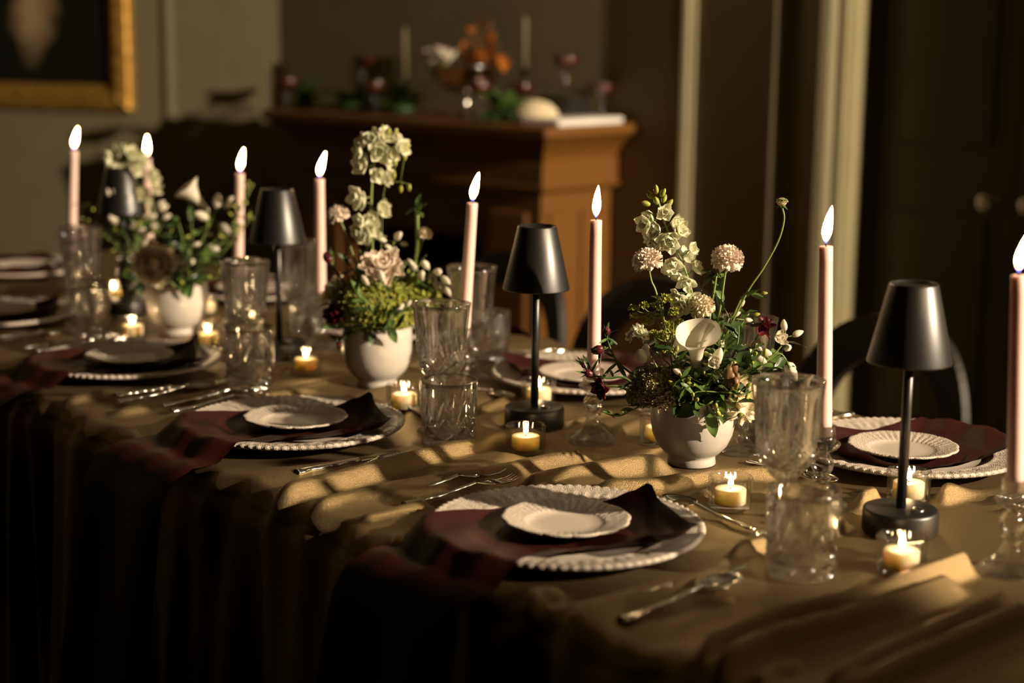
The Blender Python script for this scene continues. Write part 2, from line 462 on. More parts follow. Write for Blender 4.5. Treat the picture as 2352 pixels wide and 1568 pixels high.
# ------------------------------------------------------------------ painting on the left of the fireplace
pg = thing('framed_painting', 'dark old painting in a wide gilt frame on the left wall', 'painting', K0 + LX * -0.633 + Vector((0, 0, 1.014)), LROT)
PW_, PH_, FR = 1.75, 1.45, 0.105
def rail(length):
    """one mitred frame side, lying along x, outer edge at z=0, moulded section"""
    sec = [(0, 0), (.0, .030), (.012, .046), (.03, .040), (.045, .052), (.065, .050), (.08, .030), (.095, .026), (.105, .012), (.105, 0)]
    vs_, fs_ = [], []
    n = 60
    for i in range(n + 1):
        t = i / n
        for (q, h) in sec:
            xx = q + (length - 2 * q) * t
            bump = 0.004 * math.sin(t * length * 95) * (1 if .02 < q < .07 else .25)
            vs_.append((xx, -h - bump, q))
    m = len(sec)
    for i in range(n):
        for k in range(m - 1):
            fs_.append((i * m + k, i * m + k + 1, (i + 1) * m + k + 1, (i + 1) * m + k))
    fs_.append(tuple(range(m))); fs_.append(tuple(n * m + k for k in range(m - 1, -1, -1)))
    return MB().add(vs_, fs_)
rh = rail(PW_).mesh('frame_rail', M['gilt']); rv = rail(PH_).mesh('frame_rail_side', M['gilt'])
put('frame_rail', rh, pg, (-PW_, 0, 0))
put('frame_rail', rh, pg, (0, 0, PH_), (0, R(180), 0))
put('frame_rail', rv, pg, (0, 0, 0), (0, R(-90), 0))
put('frame_rail', rv, pg, (-PW_, 0, PH_), (0, R(90), 0))
om, nt, b, out = mat_base('dark_oil_canvas')
N, L = nt.nodes, nt.links
tc = N.new('ShaderNodeTexCoord'); mp = N.new('ShaderNodeMapping')
mp.inputs['Scale'].default_value = (6.5, 0, 3.0); mp.inputs['Rotation'].default_value = (0, R(-22), 0)
nz = N.new('ShaderNodeTexNoise'); nz.inputs['Scale'].default_value = 9; nz.inputs['Detail'].default_value = 4
sb = N.new('ShaderNodeVectorMath'); sb.operation = 'SUBTRACT'; sb.inputs[1].default_value = (.42, 0, -.24)
av = N.new('ShaderNodeVectorMath'); av.operation = 'MULTIPLY_ADD'; av.inputs[1].default_value = (.12, 0, .12)
L.new(tc.outputs['Object'], nz.inputs['Vector']); L.new(nz.outputs['Color'], av.inputs[0]); L.new(tc.outputs['Object'], sb.inputs[0]); L.new(sb.outputs[0], av.inputs[2]); L.new(av.outputs[0], mp.inputs[0])
gr = N.new('ShaderNodeTexGradient'); gr.gradient_type = 'SPHERICAL'; L.new(mp.outputs[0], gr.inputs[0])
cr = N.new('ShaderNodeValToRGB'); cr.color_ramp.elements[0].color = (.006, .007, .004, 1); cr.color_ramp.elements[0].position = .25
cr.color_ramp.elements[1].color = (.34, .24, .12, 1); cr.color_ramp.elements[1].position = .75
L.new(gr.outputs[0], cr.inputs[0]); L.new(cr.outputs[0], b.inputs['Base Color']); b.inputs['Roughness'].default_value = .75; b.inputs['Specular IOR Level'].default_value = .15
put('canvas', MB().box(-.9, .7, -.008, 0, -.65, .75).mesh('canvas', om, False), pg, (-PW_ / 2 + .07, -.01, PH_ / 2 - .02))

# ------------------------------------------------------------------ fireplace mantel
mt = thing('fireplace_mantel', 'large brown wooden fireplace mantel against the olive wall', 'mantel', W0, WROT)
ML = -1.32
def bbox_part(name, x0, x1, y0, y1, z0, z1, bev=.004, m='wood', par=None):
    return put(name, bevel_mesh(MB().box(x0, x1, y0, y1, z0, z1).mesh(name, M[m], False), bev, 1), par or mt)
bbox_part('shelf', ML, 0, -.44, 0, 1.036, 1.07, .006)
def taper_block(x0, x1, y0, z0, z1, i0, i1):
    """cornice: bottom inset i0, top inset i1, a cove in between"""
    rows = []
    n = 6
    vs_, fs_ = [], []
    for k in range(n + 1):
        t = k / n
        ins = i0 + (i1 - i0) * (1 - math.cos(t * PI / 2))
        z = z0 + (z1 - z0) * t
        vs_ += [(x0 + ins, 0, z), (x0 + ins, y0 + ins, z), (x1 - ins, y0 + ins, z), (x1 - ins, 0, z)]
    for k in range(n):
        for q in range(3):
            fs_.append((k * 4 + q, k * 4 + q + 1, (k + 1) * 4 + q + 1, (k + 1) * 4 + q))
    fs_ += [(3, 2, 1, 0), tuple(n * 4 + q for q in range(4))]
    return MB().add(vs_, fs_)
put('cornice', taper_block(ML, 0, -.44, .955, 1.036, .075, .012).mesh('cornice', M['wood'], False), mt)
bbox_part('frieze', ML + .07, -.07, -.37, 0, .865, .955)
bbox_part('astragal', ML + .06, -.06, -.38, 0, .872, .885, .003)
for k, (xa, xb) in enumerate(((-.36, -.10), (ML + .10, ML + .36))):
    pz = bbox_part('pilaster', xa, xb, -.34, 0, .12, .865)
    put('raised_panel', bevel_mesh(MB().box(xa + .05, xb - .05, -.355, -.34, .2, .8).mesh('raised_panel', M['wood'], False), .006, 1), pz)
    xs_ = xb if k == 0 else xa
    sg = 1 if k == 0 else -1
    for (ya, yb) in ((-.31, -.185), (-.155, -.03)):
        put('side_panel', bevel_mesh(MB().box(min(xs_, xs_ + sg * .012), max(xs_, xs_ + sg * .012), ya, yb, .2, .8).mesh('side_panel', M['wood'], False), .004, 1), pz)
    bbox_part('plinth', xa - .015, xb + .015, -.36, 0, 0, .12)
bbox_part('firebox_back', ML + .36, -.36, -.06, 0, .03, .865, .002, 'firebox')
bbox_part('firebox_lintel', ML + .36, -.36, -.33, -.06, .70, .865, .002)
bbox_part('hearth_slab', ML + .02, -.02, -.8, -.0, -.0, .03, .004, 'firebox')

# ------------------------------------------------------------------ table and cloth
TX0, TX1 = -4.02, 0.30
TZ = 0.757                         # top of the cloth where things stand
def y_near(x): return 1.14 + .04 * (-1.26 - x)
def y_far(x): return y_near(x) + 1.03
tb = thing('dining_table', 'long banquet table hidden under the gold satin cloth', 'table', ((TX0 + TX1) / 2, (y_near(-1.86) + y_far(-1.86)) / 2, 0), R(-2.29))
HLX, HLY = (TX1 - TX0) / 2 - .03, .49
put('tabletop', bevel_mesh(MB().box(-HLX, HLX, -HLY, HLY, .70, .738).mesh('tabletop', M['wood'], False), .004, 1), tb)
lg = bevel_mesh(MB().box(-.035, .035, -.035, .035, 0, .70).mesh('leg', M['wood'], False), .004, 1)
for sx_ in (-1, 1):
    for sy_ in (-1, 1):
        put('leg', lg, tb, (sx_ * (HLX - .1), sy_ * (HLY - .08), 0))

def P(px, py, z=TZ):
    q = at_z(px, py, z); q.z = z
    return q
# where things stand (pixel of the base centre -> point on the cloth)
POS = {}
POS['N'] = [Vector((-1.385, 1.338, TZ)), Vector((-2.03, 1.385, TZ)), Vector((-2.61, 1.425, TZ)), Vector((-3.21, 1.452, TZ))]
POS['F'] = [Vector((-1.345, 1.985, TZ)), Vector((-2.005, 1.985, TZ)), Vector((-2.60, 2.02, TZ)), Vector((-3.15, 2.05, TZ))]
POS['H'] = [Vector((-3.78, 1.79, TZ))]
POS['tumbler'] = [P(1838, 1316), P(1030, 1024), P(575, 882), P(207, 764)]
POS['goblet'] = [P(1796, 1240), P(1013, 992), P(567, 853), P(192, 745)]
POS['fgoblet'] = [P(1706, 1036), P(1082, 870), P(684, 787)]
POS['ftumbler'] = [P(1760, 985), P(1118, 838), P(712, 765)]
POS['vase'] = [P(1588, 1063), P(866, 885), P(408, 765), P(335, 700)]
POS['lamp'] = [P(2066, 1220), P(1227, 976), P(642, 818), P(288, 722)]
POS['taper'] = [P(2318, 1312), P(1884, 1165), P(1360, 1012), P(1064, 898), P(738, 800), P(549, 745), P(345, 676), P(168, 694)]
POS['votive'] = [P(1676, 1166), P(2068, 1312), P(2085, 1150), P(1207, 1040), P(1237, 928), P(928, 940), P(703, 856), P(478, 796), P(305, 776),
                 P(580, 762), P(180, 668), P(262, 692), P(472, 722), P(1512, 1018)]
FLAT = []
for k in ('N', 'F', 'H'): FLAT += [(p.x, p.y, .165, .05) for p in POS[k]]
for k, r in (('tumbler', .040), ('goblet', .038), ('fgoblet', .038), ('ftumbler', .04), ('vase', .036), ('lamp', .047), ('taper', .036), ('votive', .029)):
    FLAT += [(p.x, p.y, r, .022) for p in POS[k]]

def ridge(X, Y, pts, h, wd):
    """raised pleat along a polyline of pixels on the cloth"""
    q = [at_z(a, b_, TZ + h * .5) for a, b_ in pts]
    best = np.full(X.shape, 1e9)
    along = np.zeros(X.shape)
    tot = 0.0
    total = sum((q[i + 1] - q[i]).length for i in range(len(q) - 1))
    for a, c in zip(q[:-1], q[1:]):
        dx, dy = c.x - a.x, c.y - a.y
        ll = dx * dx + dy * dy
        t = np.clip(((X - a.x) * dx + (Y - a.y) * dy) / ll, 0, 1)
        d = np.hypot(X - a.x - t * dx, Y - a.y - t * dy)
        better = d < best
        along = np.where(better, tot + t * math.sqrt(ll), along)
        best = np.minimum(best, d)
        tot += math.sqrt(ll)
    u = along / total
    fade = np.clip(np.minimum(u, 1 - u) / .14, 0, 1)
    fade = fade * fade * (3 - 2 * fade)
    return h * fade * np.exp(-(best / wd) ** 2 * 1.2)
RIDGES = [
    ([(560, 1150), (760, 1105), (960, 1050), (1120, 1012), (1300, 985)], .026, .022),
    ([(640, 1180), (900, 1120), (1100, 1090), (1280, 1052), (1420, 1030)], .020, .020),
    ([(1180, 1115), (1330, 1085), (1480, 1060), (1560, 1075)], .026, .022),
    ([(1330, 1115), (1500, 1112), (1650, 1088), (1800, 1082), (1860, 1095)], .020, .018),
    ([(1560, 1165), (1640, 1120), (1760, 1130), (1850, 1100)], .012, .014),
    ([(1680, 1240), (1760, 1218), (1900, 1170), (2050, 1120)], .024, .014),
    ([(1650, 1275), (1740, 1250), (1830, 1225), (1960, 1185)], .022, .012),
    ([(1570, 1530), (1640, 1475), (1780, 1420), (2000, 1370), (2150, 1310), (2290, 1262)], .030, .013),
    ([(1600, 1545), (1760, 1470), (1980, 1410), (2150, 1352), (2230, 1320)], .030, .013),
    ([(1860, 1600), (1980, 1528), (2150, 1450), (2360, 1362)], .030, .013),
    ([(1880, 1620), (2050, 1540), (2220, 1462), (2400, 1385)], .030, .013),
    ([(1730, 1570), (1780, 1535), (1850, 1520)], .014, .010),
    ([(2130, 1140), (2220, 1112), (2320, 1085)], .026, .015),
    ([(700, 1170), (800, 1150), (930, 1130), (1060, 1125)], .016, .016),
    ([(820, 1195), (900, 1175), (990, 1150)], .012, .014),
    ([(1190, 1395), (1230, 1360), (1300, 1350)], .014, .016),
    ([(120, 925), (250, 900), (400, 880), (520, 872)], .014, .016),
    ([(230, 955), (380, 925), (520, 898), (640, 880)], .014, .016),
    ([(400, 975), (520, 940), (620, 905), (760, 890)], .014, .016),
    ([(640, 900), (740, 880), (820, 862)], .014, .016),
    ([(880, 850), (960, 835), (1060, 822), (1200, 800)], .012, .016),
    ([(960, 905), (1060, 880), (1150, 862), (1280, 840)], .014, .018),
    ([(1090, 945), (1140, 925), (1190, 905)], .012, .014),
    ([(1280, 975), (1400, 948), (1480, 935)], .012, .014),
    ([(1320, 1015), (1420, 985), (1500, 955)], .012, .016),
]
def fold_height(X, Y):
    x, y = X, Y
    ph = x * 2 * PI / .155 + 1.7 * np.sin(y * 5.2 + x * 1.3) + 1.1 * np.sin(x * 4.1 - y * 2.2)
    h = .012 * (0.5 + 0.5 * np.cos(ph)) ** 2
    ph2 = x * 2 * PI / .083 - 1.3 * np.sin(y * 7.1 - x * 2.3) + .8 * np.sin(x * 9.7)
    h += .0045 * (0.5 + 0.5 * np.cos(ph2)) ** 2
    h *= .55 + .45 * np.sin(x * 3.1 + y * 4.3 + .6)
    h = np.maximum(h, 0)
    big = np.zeros(X.shape)
    for pts, hh, wd in RIDGES:
        big = np.maximum(big, ridge(X, Y, pts, hh, wd))
    h = np.maximum(h, big)
    mask = np.ones(X.shape)
    for (cx_, cy_, r, fo) in FLAT:
        d = np.hypot(X - cx_, Y - cy_)
        t = np.clip((d - r) / fo, 0, 1)
        mask *= t * t * (3 - 2 * t)
    return h * mask
def build_cloth():
    NX = 760
    xs = np.linspace(TX0, TX1, NX)
    ntop = 190
    tt = np.linspace(0, 1, ntop)
    X = np.repeat(xs[:, None], ntop, 1)
    YN = 1.14 + .04 * (-1.26 - X)
    # wavy edge: pleats pull the edge in and out a little
    wob = .006 * np.sin(X * 41 + 1.3 * np.sin(X * 9)) + .004 * np.sin(X * 77)
    Y = YN + wob * (1 - tt)[None, :] ** 6 + 1.03 * tt[None, :]
    Z = TZ - .0006 + fold_height(X, Y)
    edge = np.minimum(tt, 1 - tt)[None, :] * 1.03
    Z -= .018 * np.clip(1 - edge / .03, 0, 1) ** 2
    def drape(side):
        nd = 34
        k = np.linspace(0, 1, nd)
        Xd = np.repeat(xs[:, None], nd, 1)
        top = Y[:, 0] if side < 0 else Y[:, -1]
        zt = Z[:, 0] if side < 0 else Z[:, -1]
        drop = .005 + .56 * k ** 1.25
        wave = (.5 + .5 * np.sin(Xd * 31 + 2.2 * np.sin(Xd * 6.3) + (0 if side < 0 else 2)))
        wave2 = np.sin(Xd * 58 + 1.5 * np.sin(Xd * 13))
        outw = .012 * np.minimum(1, k / .06) + k * (.050 * wave + .012 * wave2) * (1 if side < 0 else .3)
        Yd = top[:, None] + side * outw[:]
        Zd = zt[:, None] - drop
        return Xd, Yd, Zd
    A = drape(-1); B = drape(1)
    XX = np.concatenate([A[0][:, ::-1], X, B[0]], 1)
    YY = np.concatenate([A[1][:, ::-1], Y, B[1]], 1)
    ZZ = np.concatenate([A[2][:, ::-1], Z, B[2]], 1)
    # hang at both ends of the table
    ne = 12
    def endrows(row, sgn):
        k = np.linspace(0, 1, ne)[1:]
        drop = .6 * k
        Xe = XX[row][None, :] + sgn * (.012 + .03 * k)[:, None] + 0 * YY[row][None, :]
        Ze = np.minimum(ZZ[row][None, :], (TZ - drop)[:, None])
        return Xe, np.repeat(YY[row][None, :], ne - 1, 0), Ze
    e0 = endrows(0, -1); e1 = endrows(-1, 1)
    XX = np.concatenate([e0[0][::-1], XX, e1[0]], 0)
    YY = np.concatenate([e0[1][::-1], YY, e1[1]], 0)
    ZZ = np.concatenate([e0[2][::-1], ZZ, e1[2]], 0)
    nr, nc = XX.shape
    V = np.stack([XX, YY, ZZ], -1).reshape(-1, 3).astype(np.float32)
    idx = np.arange(nr * nc).reshape(nr, nc)
    q = np.stack([idx[:-1, :-1], idx[1:, :-1], idx[1:, 1:], idx[:-1, 1:]], -1).reshape(-1, 4)
    me = bpy.data.meshes.new('tablecloth')
    me.vertices.add(len(V)); me.vertices.foreach_set('co', V.ravel())
    me.loops.add(q.size); me.loops.foreach_set('vertex_index', q.ravel().astype(np.int32))
    me.polygons.add(len(q)); me.polygons.foreach_set('loop_start', np.arange(0, q.size, 4, dtype=np.int32))
    me.polygons.foreach_set('use_smooth', np.ones(len(q), bool))
    me.materials.append(M['cloth'])
    me.update(calc_edges=True); me.validate()
    return me
tag(put('tablecloth', build_cloth()), 'rumpled gold satin tablecloth draped over the long table', 'tablecloth')

# ------------------------------------------------------------------ chairs on the far side
def make_chair(label, loc, rz):
    t = thing('dining_chair', label, 'chair', loc, rz, 'black chairs on the far side of the table')
    # round seat with a soft edge
    put('seat', MB().lathe([(0, .43), (.19, .43), (.205, .44), (.21, .455), (.2, .468), (.15, .474), (0, .474)], 40).mesh('seat', M['black_wood']), t)
    # hooped back: wide flat band bent in an arch, bowed in plan
    vs_, fs_ = [], []
    n = 36
    for i in range(n + 1):
        a = PI * i / n
        ca, sa = math.cos(a), math.sin(a)
        ex = math.copysign(abs(ca) ** .75, ca)
        ez = abs(sa) ** .75
        bw = .060 + .022 * sa
        for (rr, dp) in ((0, -.012), (0, .012), (bw, .012), (bw, -.012)):
            x = ex * (.235 - rr); z = .47 + ez * (.335 - rr)
            y = -.20 - .05 * (1 - (x / .235) ** 2) - .10 * (z - .47) + dp
            vs_.append((x, y, z))
    for i in range(n):
        for k in range(4):
            fs_.append((i * 4 + k, i * 4 + (k + 1) % 4, (i + 1) * 4 + (k + 1) % 4, (i + 1) * 4 + k))
    fs_ += [(0, 1, 2, 3), tuple(n * 4 + k for k in (3, 2, 1, 0))]
    put('backrest_hoop', MB().add(vs_, fs_).mesh('backrest_hoop', M['black_wood'], False), t)
    for sx_ in (-1, 1):
        put('leg', MB().tube([(sx_ * .14, .13, .435), (sx_ * .18, .17, .0)], [.018, .013], 10).mesh('leg', M['black_wood']), t)
        put('leg', MB().tube([(sx_ * .205, -.195, .475), (sx_ * .15, -.13, .435), (sx_ * .19, -.22, .0)], [.02, .019, .013], 10).mesh('leg', M['black_wood']), t)
    put('stretcher_ring', MB().tube([(.16 * math.cos(2 * PI * k / 24), .16 * math.sin(2 * PI * k / 24), .25) for k in range(25)], .009, 8, False).mesh('stretcher_ring', M['black_wood']), t)
    return t
make_chair('black hoop-backed chair behind the right-hand black table lamp', (-1.93, 2.48, 0), R(180 - 6))
make_chair('black hoop-backed chair behind the taper in the middle of the table', (-2.52, 2.48, 0), R(180 + 4))
make_chair('black hoop-backed chair in front of the dark fireplace opening', (-3.08, 2.52, 0), R(180))

# ------------------------------------------------------------------ plates
def charger_mesh():
    prof = [(0, .0035), (.098, .0035), (.104, .0002), (.108, .0012), (.116, .006), (.14, .0105), (.160, .0150), (.1655, .0165), (.168, .0195),
            (.1665, .0225), (.163, .0230), (.1600, .0215), (.157, .0212), (.153, .0208), (.148, .0196), (.143, .0188), (.138, .0180), (.133, .0170), (.129, .0164), (.126, .0160), (.123, .0164),
            (.120, .0158), (.117, .0140), (.112, .0110), (.106, .0085), (.09, .0078), (.05, .0075), (0, .0075)]
    def dsp(th, i, r, z):
        if 7 <= i <= 11:                              # beaded edge
            b = abs(math.sin(th * 42))
            return r + .0022 * (b - .5), z + .0016 * (b - .5)
        if 13 <= i <= 19:                             # moulded fans around the rim
            k = (i - 13) / 6
            return r, z + .0011 * math.sin(th * 60 + (i % 2) * 1.57) * math.sin(PI * k) + .0006 * math.sin(th * 20)
        return r, z
    return MB().lathe(prof, 336, dsp).mesh('charger_plate', M['charger'])
def bread_mesh():
    prof = [(0, .002), (.040, .002), (.043, 0), (.046, .001), (.055, .0045), (.070, .0088), (.0775, .011), (.0785, .0125), (.077, .0138), (.074, .0134),
            (.070, .0126), (.066, .0118), (.062, .0108), (.058, .0098), (.054, .0088), (.050, .0080), (.047, .0066), (.044, .0054), (.03, .005), (0, .005)]
    def dsp(th, i, r, z):
        if 5 <= i <= 15:
            sc_ = (r - .05) / .0285
            lob = abs(math.cos(th * 7)) ** .6
            rr = r + max(0, sc_) * .0028 * (lob - .6)
            if i > 9: z += .0007 * math.sin(th * 42 + (i % 2) * 1.57)
            if i in (7, 8, 9): z += .0006 * abs(math.sin(th * 42))
            return rr, z
        return r, z
    return MB().lathe(prof, 252, dsp).mesh('bread_plate', M['bread'])
CH, BR = charger_mesh(), bread_mesh()
def charger_z(r):
    if r < .104: return .0080
    if r < .124: return .0080 + (r - .104) / .02 * .0085
    if r < .163: return .0165 + (r - .124) / .039 * .0068
    return .0235
def napkin_mesh(y_edge, hang, seed):
    """folded satin napkin: pointed end behind the small plate, then over the rim and the table edge"""
    q = random.Random(seed)
    ys = list(np.linspace(.142, -.16, 34)) + list(np.linspace(-.166, y_edge, 10))
    rows = [(y, None) for y in ys]
    nh = 30
    rows += [(y_edge, k / nh) for k in range(1, nh + 1)]
    wl_ = [(.142, .002), (.10, .040), (.055, .085), (.0, .105), (-.08, .115), (-.2, .12), (-.6, .125)]
    wr_ = [(.142, .010), (.105, .075), (.075, .150), (.055, .150), (.02, .118), (-.04, .088), (-.12, .075), (-.2, .085), (-.6, .10)]
    def interp(tab, y):
        if y >= tab[0][0]: return tab[0][1]
        for (ya, va), (yb, vb) in zip(tab[:-1], tab[1:]):
            if yb <= y <= ya: return va + (vb - va) * (ya - y) / (ya - yb)
        return tab[-1][1]
    nc = 36
    vs_, fs_ = [], []
    ph = q.uniform(0, 6)
    for (y, h) in rows:
        yy = y if h is None else y_edge - h * hang
        a, b_ = -interp(wl_, yy), interp(wr_, yy)
        for i in range(nc + 1):
            t = i / nc
            x = a + (b_ - a) * t
            if h is None:
                r = math.hypot(x, y)
                z = charger_z(r) + .0016 if r < .172 else max(.0015 + .0005, .0235 - (r - .172) / .03 * .021 if r < .202 else .002)
                rl = math.exp(-((t - 1) * (b_ - a) / .016) ** 2) + .5 * math.exp(-(t * (b_ - a) / .014) ** 2)
                z += .012 * rl * min(1, max(0, (y + .15) / .1)) + .006 * max(0, (y - .085) / .05) * (1 + .5 * math.sin(x * 50 + ph))
                z += .0035 * math.sin(x * 46 + y * 18 + ph) ** 2 * (1 if r > .085 else 0)
                vs_.append((x, y, z))
            else:
                d = h * hang
                fold = math.sin(x * 30 + ph) * .008 + math.sin(x * 17 + ph * 2) * .008
                vs_.append((x, y - .026 - .02 * min(1, d / .04) - .065 * h + fold * min(1, d / .1), .002 - d * (1 if d > .03 else 1)))
    m = nc + 1
    for j in range(len(rows) - 1):
        for i in range(nc):
            fs_.append((j * m + i, j * m + i + 1, (j + 1) * m + i + 1, (j + 1) * m + i))
    return MB().add(vs_, fs_).mesh('napkin', M['napkin'])

# ------------------------------------------------------------------ cutlery
def ribbon(path, wfun, tfun, n=40, k=10):
    """solid bar along +y: path(t)->(y,z), half width, half thickness"""
    mb = MB()
    vs_, fs_ = [], []
    for i in range(n + 1):
        t = i / n
        y, z = path(t)
        for j in range(k):
            a = 2 * PI * j / k
            vs_.append((wfun(t) * math.cos(a), y, z + tfun(t) * math.sin(a)))
    for i in range(n):
        for j in range(k):
            fs_.append((i * k + j, i * k + (j + 1) % k, (i + 1) * k + (j + 1) % k, (i + 1) * k + j))
    fs_ += [tuple(range(k)), tuple(n * k + j for j in range(k - 1, -1, -1))]
    return mb.add(vs_, fs_)
def hw(t):     # shaped handle: flared end, slim neck, threaded shoulders
    return .0032 + .0058 * math.exp(-((t - .06) / .16) ** 2) + .0022 * math.exp(-((t - .5) / .12) ** 2) - .0002 * math.sin(t * 40)
CUT = {}
CUT['handle'] = ribbon(lambda t: (t * .125, .003 + .010 * t ** 2.2), hw, lambda t: .0022 + .0006 * math.exp(-((t - .05) / .1) ** 2)).mesh('handle', M['silver'])
CUT['kh'] = ribbon(lambda t: (t * .105, .005), lambda t: .0052 + .0030 * math.exp(-((t - .05) / .15) ** 2) + .001 * math.sin(t * 22), lambda t: .0044).mesh('handle', M['silver'])
CUT['blade'] = ribbon(lambda t: (t * .125, .0052 - .002 * t), lambda t: (.0055 + .005 * math.sin(PI * min(1, t * .9 + .1) * .8)) * (1 if t < .93 else max(.15, (1 - t) / .07)), lambda t: .0011 * (1 - .6 * t), 36, 8).mesh('blade', M['silver'])
def bowl_mesh():
    vs_, fs_ = [], []
    nr, na = 8, 28
    for side in (0, 1):
        for i in range(nr + 1):
            r = i / nr
            for k in range(na):
                a = 2 * PI * k / na
                x = .0205 * r * math.cos(a) * (1 - .16 * math.sin(a))
                y = .033 * r * math.sin(a)
                z = -.009 * (1 - r * r) + (0.0009 if side == 0 else -.0003)
                vs_.append((x, y, z))
    for side in (0, 1):
        o = side * (nr + 1) * na
        for i in range(nr):
            for k in range(na):
                f = (o + i * na + k, o + i * na + (k + 1) % na, o + (i + 1) * na + (k + 1) % na, o + (i + 1) * na + k)
                fs_.append(f[::-1] if side else f)
    o = (nr + 1) * na
    for k in range(na):
        fs_.append((nr * na + k, nr * na + (k + 1) % na, o + nr * na + (k + 1) % na, o + nr * na + k))
    return MB().add(vs_, fs_).mesh('bowl', M['silver'])
CUT['bowl'] = bowl_mesh()
CUT['palm'] = ribbon(lambda t: (t * .03, .013 - .004 * math.sin(t * 2)), lambda t: .003 + .009 * math.sin(t * PI / 2), lambda t: .0013, 14, 8).mesh('palm', M['silver'])
CUT['tine'] = MB().tube([(0, 0, 0), (0, .018, -.003), (0, .036, -.0025), (0, .048, .002)], [.0017, .0016, .0014, .0006], 6).mesh('tine', M['silver'])
def cutlery(kind, label, group, loc, rz, scale=1.0):
    t = thing({'fork': 'dinner_fork', 'spoon': 'table_spoon', 'knife': 'table_knife'}[kind], label, kind, loc, rz, group)
    t.scale = (scale,) * 3
    if kind == 'knife':
        put('handle', CUT['kh'], t, (0, -.115, 0)); put('blade', CUT['blade'], t, (0, -.012, 0))
    else:
        put('handle', CUT['handle'], t, (0, -.115, 0))
        if kind == 'spoon': put('bowl', CUT['bowl'], t, (0, .040, .0105))
        else:
            p_ = put('palm', CUT['palm'], t, (0, .008, 0))
            for k in range(4): put('tine', CUT['tine'], p_, ((k - 1.5) * .0064, .028, .0095))
    return t
SETS = []
NAMES_N = ['the front place setting closest to the camera', 'the second place setting along the front edge', 'the third place setting along the front edge', 'the front-edge setting at the left picture border']
NAMES_F = ['the far-side setting at the right behind the black lamp', 'the far-side setting behind the middle lamp', 'the far-side setting hidden behind the middle bouquet', 'the far-side setting behind the left bouquet']
for i, p in enumerate(POS['N']): SETS.append((p, 0.0, NAMES_N[i], 'N', i))
for i, p in enumerate(POS['F']): SETS.append((p, PI, NAMES_F[i], 'F', i))
SETS.append((POS['H'][0], -PI / 2, 'the head-of-table setting at the far left', 'H', 0))
for (p, rz, nm, row, i) in SETS:
    rot = Matrix.Rotation(rz, 4, 'Z')
    def lp(x, y, z=0.0): return p + rot @ Vector((x, y, z))
    spin = (i * .7 + (2 if row == 'F' else 0))
    tag(put('charger_plate', CH, None, p, (0, 0, rz + spin)), 'large white beaded charger at ' + nm, 'plate', 'white lace-rimmed chargers')
    if row == 'N': ye = y_near(p.x) - p.y
    elif row == 'F': ye = -(y_far(p.x) - p.y)
    else: ye = -(p.x - TX0)
    hang = .40 if row == 'N' else .30
    tag(put('napkin', napkin_mesh(ye - .012, hang, i + 11), None, p, (0, 0, rz)), 'burgundy satin napkin at ' + nm, 'napkin', 'burgundy napkins')
    b_off = {'N': (-.012, .012), 'F': (.0, .012), 'H': (0, 0)}[row]
    bp_ = lp(*b_off, .0115)
    tag(put('bread_plate', BR, None, bp_, (0, 0, rz + spin * 1.3)), 'small scalloped white plate at ' + nm, 'plate', 'small scalloped plates')
    if row == 'H' or (row == 'F' and i >= 2): continue
    g = 'silver cutlery laid at the settings'
    jit = lambda a: rnd.uniform(-a, a)
    cutlery('fork', 'silver outer fork at ' + nm, g, lp(-.262, .045 + jit(.01), .004), rz + jit(.06))
    cutlery('fork', 'smaller silver inner fork at ' + nm, g, lp(-.222, .035 + jit(.01), .004), rz + jit(.06), .93)
    cutlery('knife', 'silver knife at ' + nm, g, lp(.212, -.03 + jit(.01), .003), rz + jit(.05))
    cutlery('spoon', 'silver spoon beside the knife at ' + nm, g, lp(.246, -.03 + jit(.01), .003), rz + jit(.05))
    cutlery('spoon', 'silver dessert spoon above ' + nm, g, lp(.03, .205, .003), rz + PI / 2 + jit(.06), .85)

# ------------------------------------------------------------------ cut crystal glasses
def crystal(rfun, zlo, zfan, zrim, N):
    """relief for the outside: cut diamonds below, fans of long leaf cuts above"""
    def dsp(th, r, z):
        if z < zlo or z > zrim: return r
        d = 0.0
        if z < zfan + .010:
            a = th * N / 2; b_ = (z - zlo) * PI / .022
            g1 = abs(math.sin(a + b_)); g2 = abs(math.sin(a - b_))
            d = max(d, .0038 * max(0, 1 - 2.0 * min(g1, g2)))
        if z > zfan - .012:
            sect = 2 * PI / N
            loc = (th + sect / 2) % sect - sect / 2
            x = loc * r; y = z - zfan + .012
            rad = math.hypot(x, y)
            ang = math.atan2(x, y)
            for c, lim in ((0, 1.0), (.36, .86), (-.36, .86), (.74, .60), (-.74, .60)):
                t = rad / ((zrim - zfan + .012) * lim)
                if t >= 1: continue
                wdt = .0042 * math.sin(PI * t) ** .8 + .0004
                off = abs(ang - c) * rad
                d = max(d, .0040 * max(0, 1 - off / wdt))
        return r - d
    return dsp
def tumbler_mesh():
    zs = [.003 + i * (.094 / 56) for i in range(57)]
    outer = [(0, 0), (.036, 0), (.0395, .001)] + [(.0405 + .0022 * (z / .1), z) for z in zs] + [(.0428, .1)]
    inner = [(.0412, .1005), (.0400, .09), (.0385, .05), (.0370, .020), (.033, .0155), (.015, .0145), (0, .0145)]
    f = crystal(None, .004, .040, .088, 8)
    n_o = len(outer)
    def dsp(th, i, r, z):
        return (f(th, r, z), z) if i < n_o else (r, z)
    return MB().lathe(outer + inner, 240, dsp).mesh('tumbler', M['crystal'])
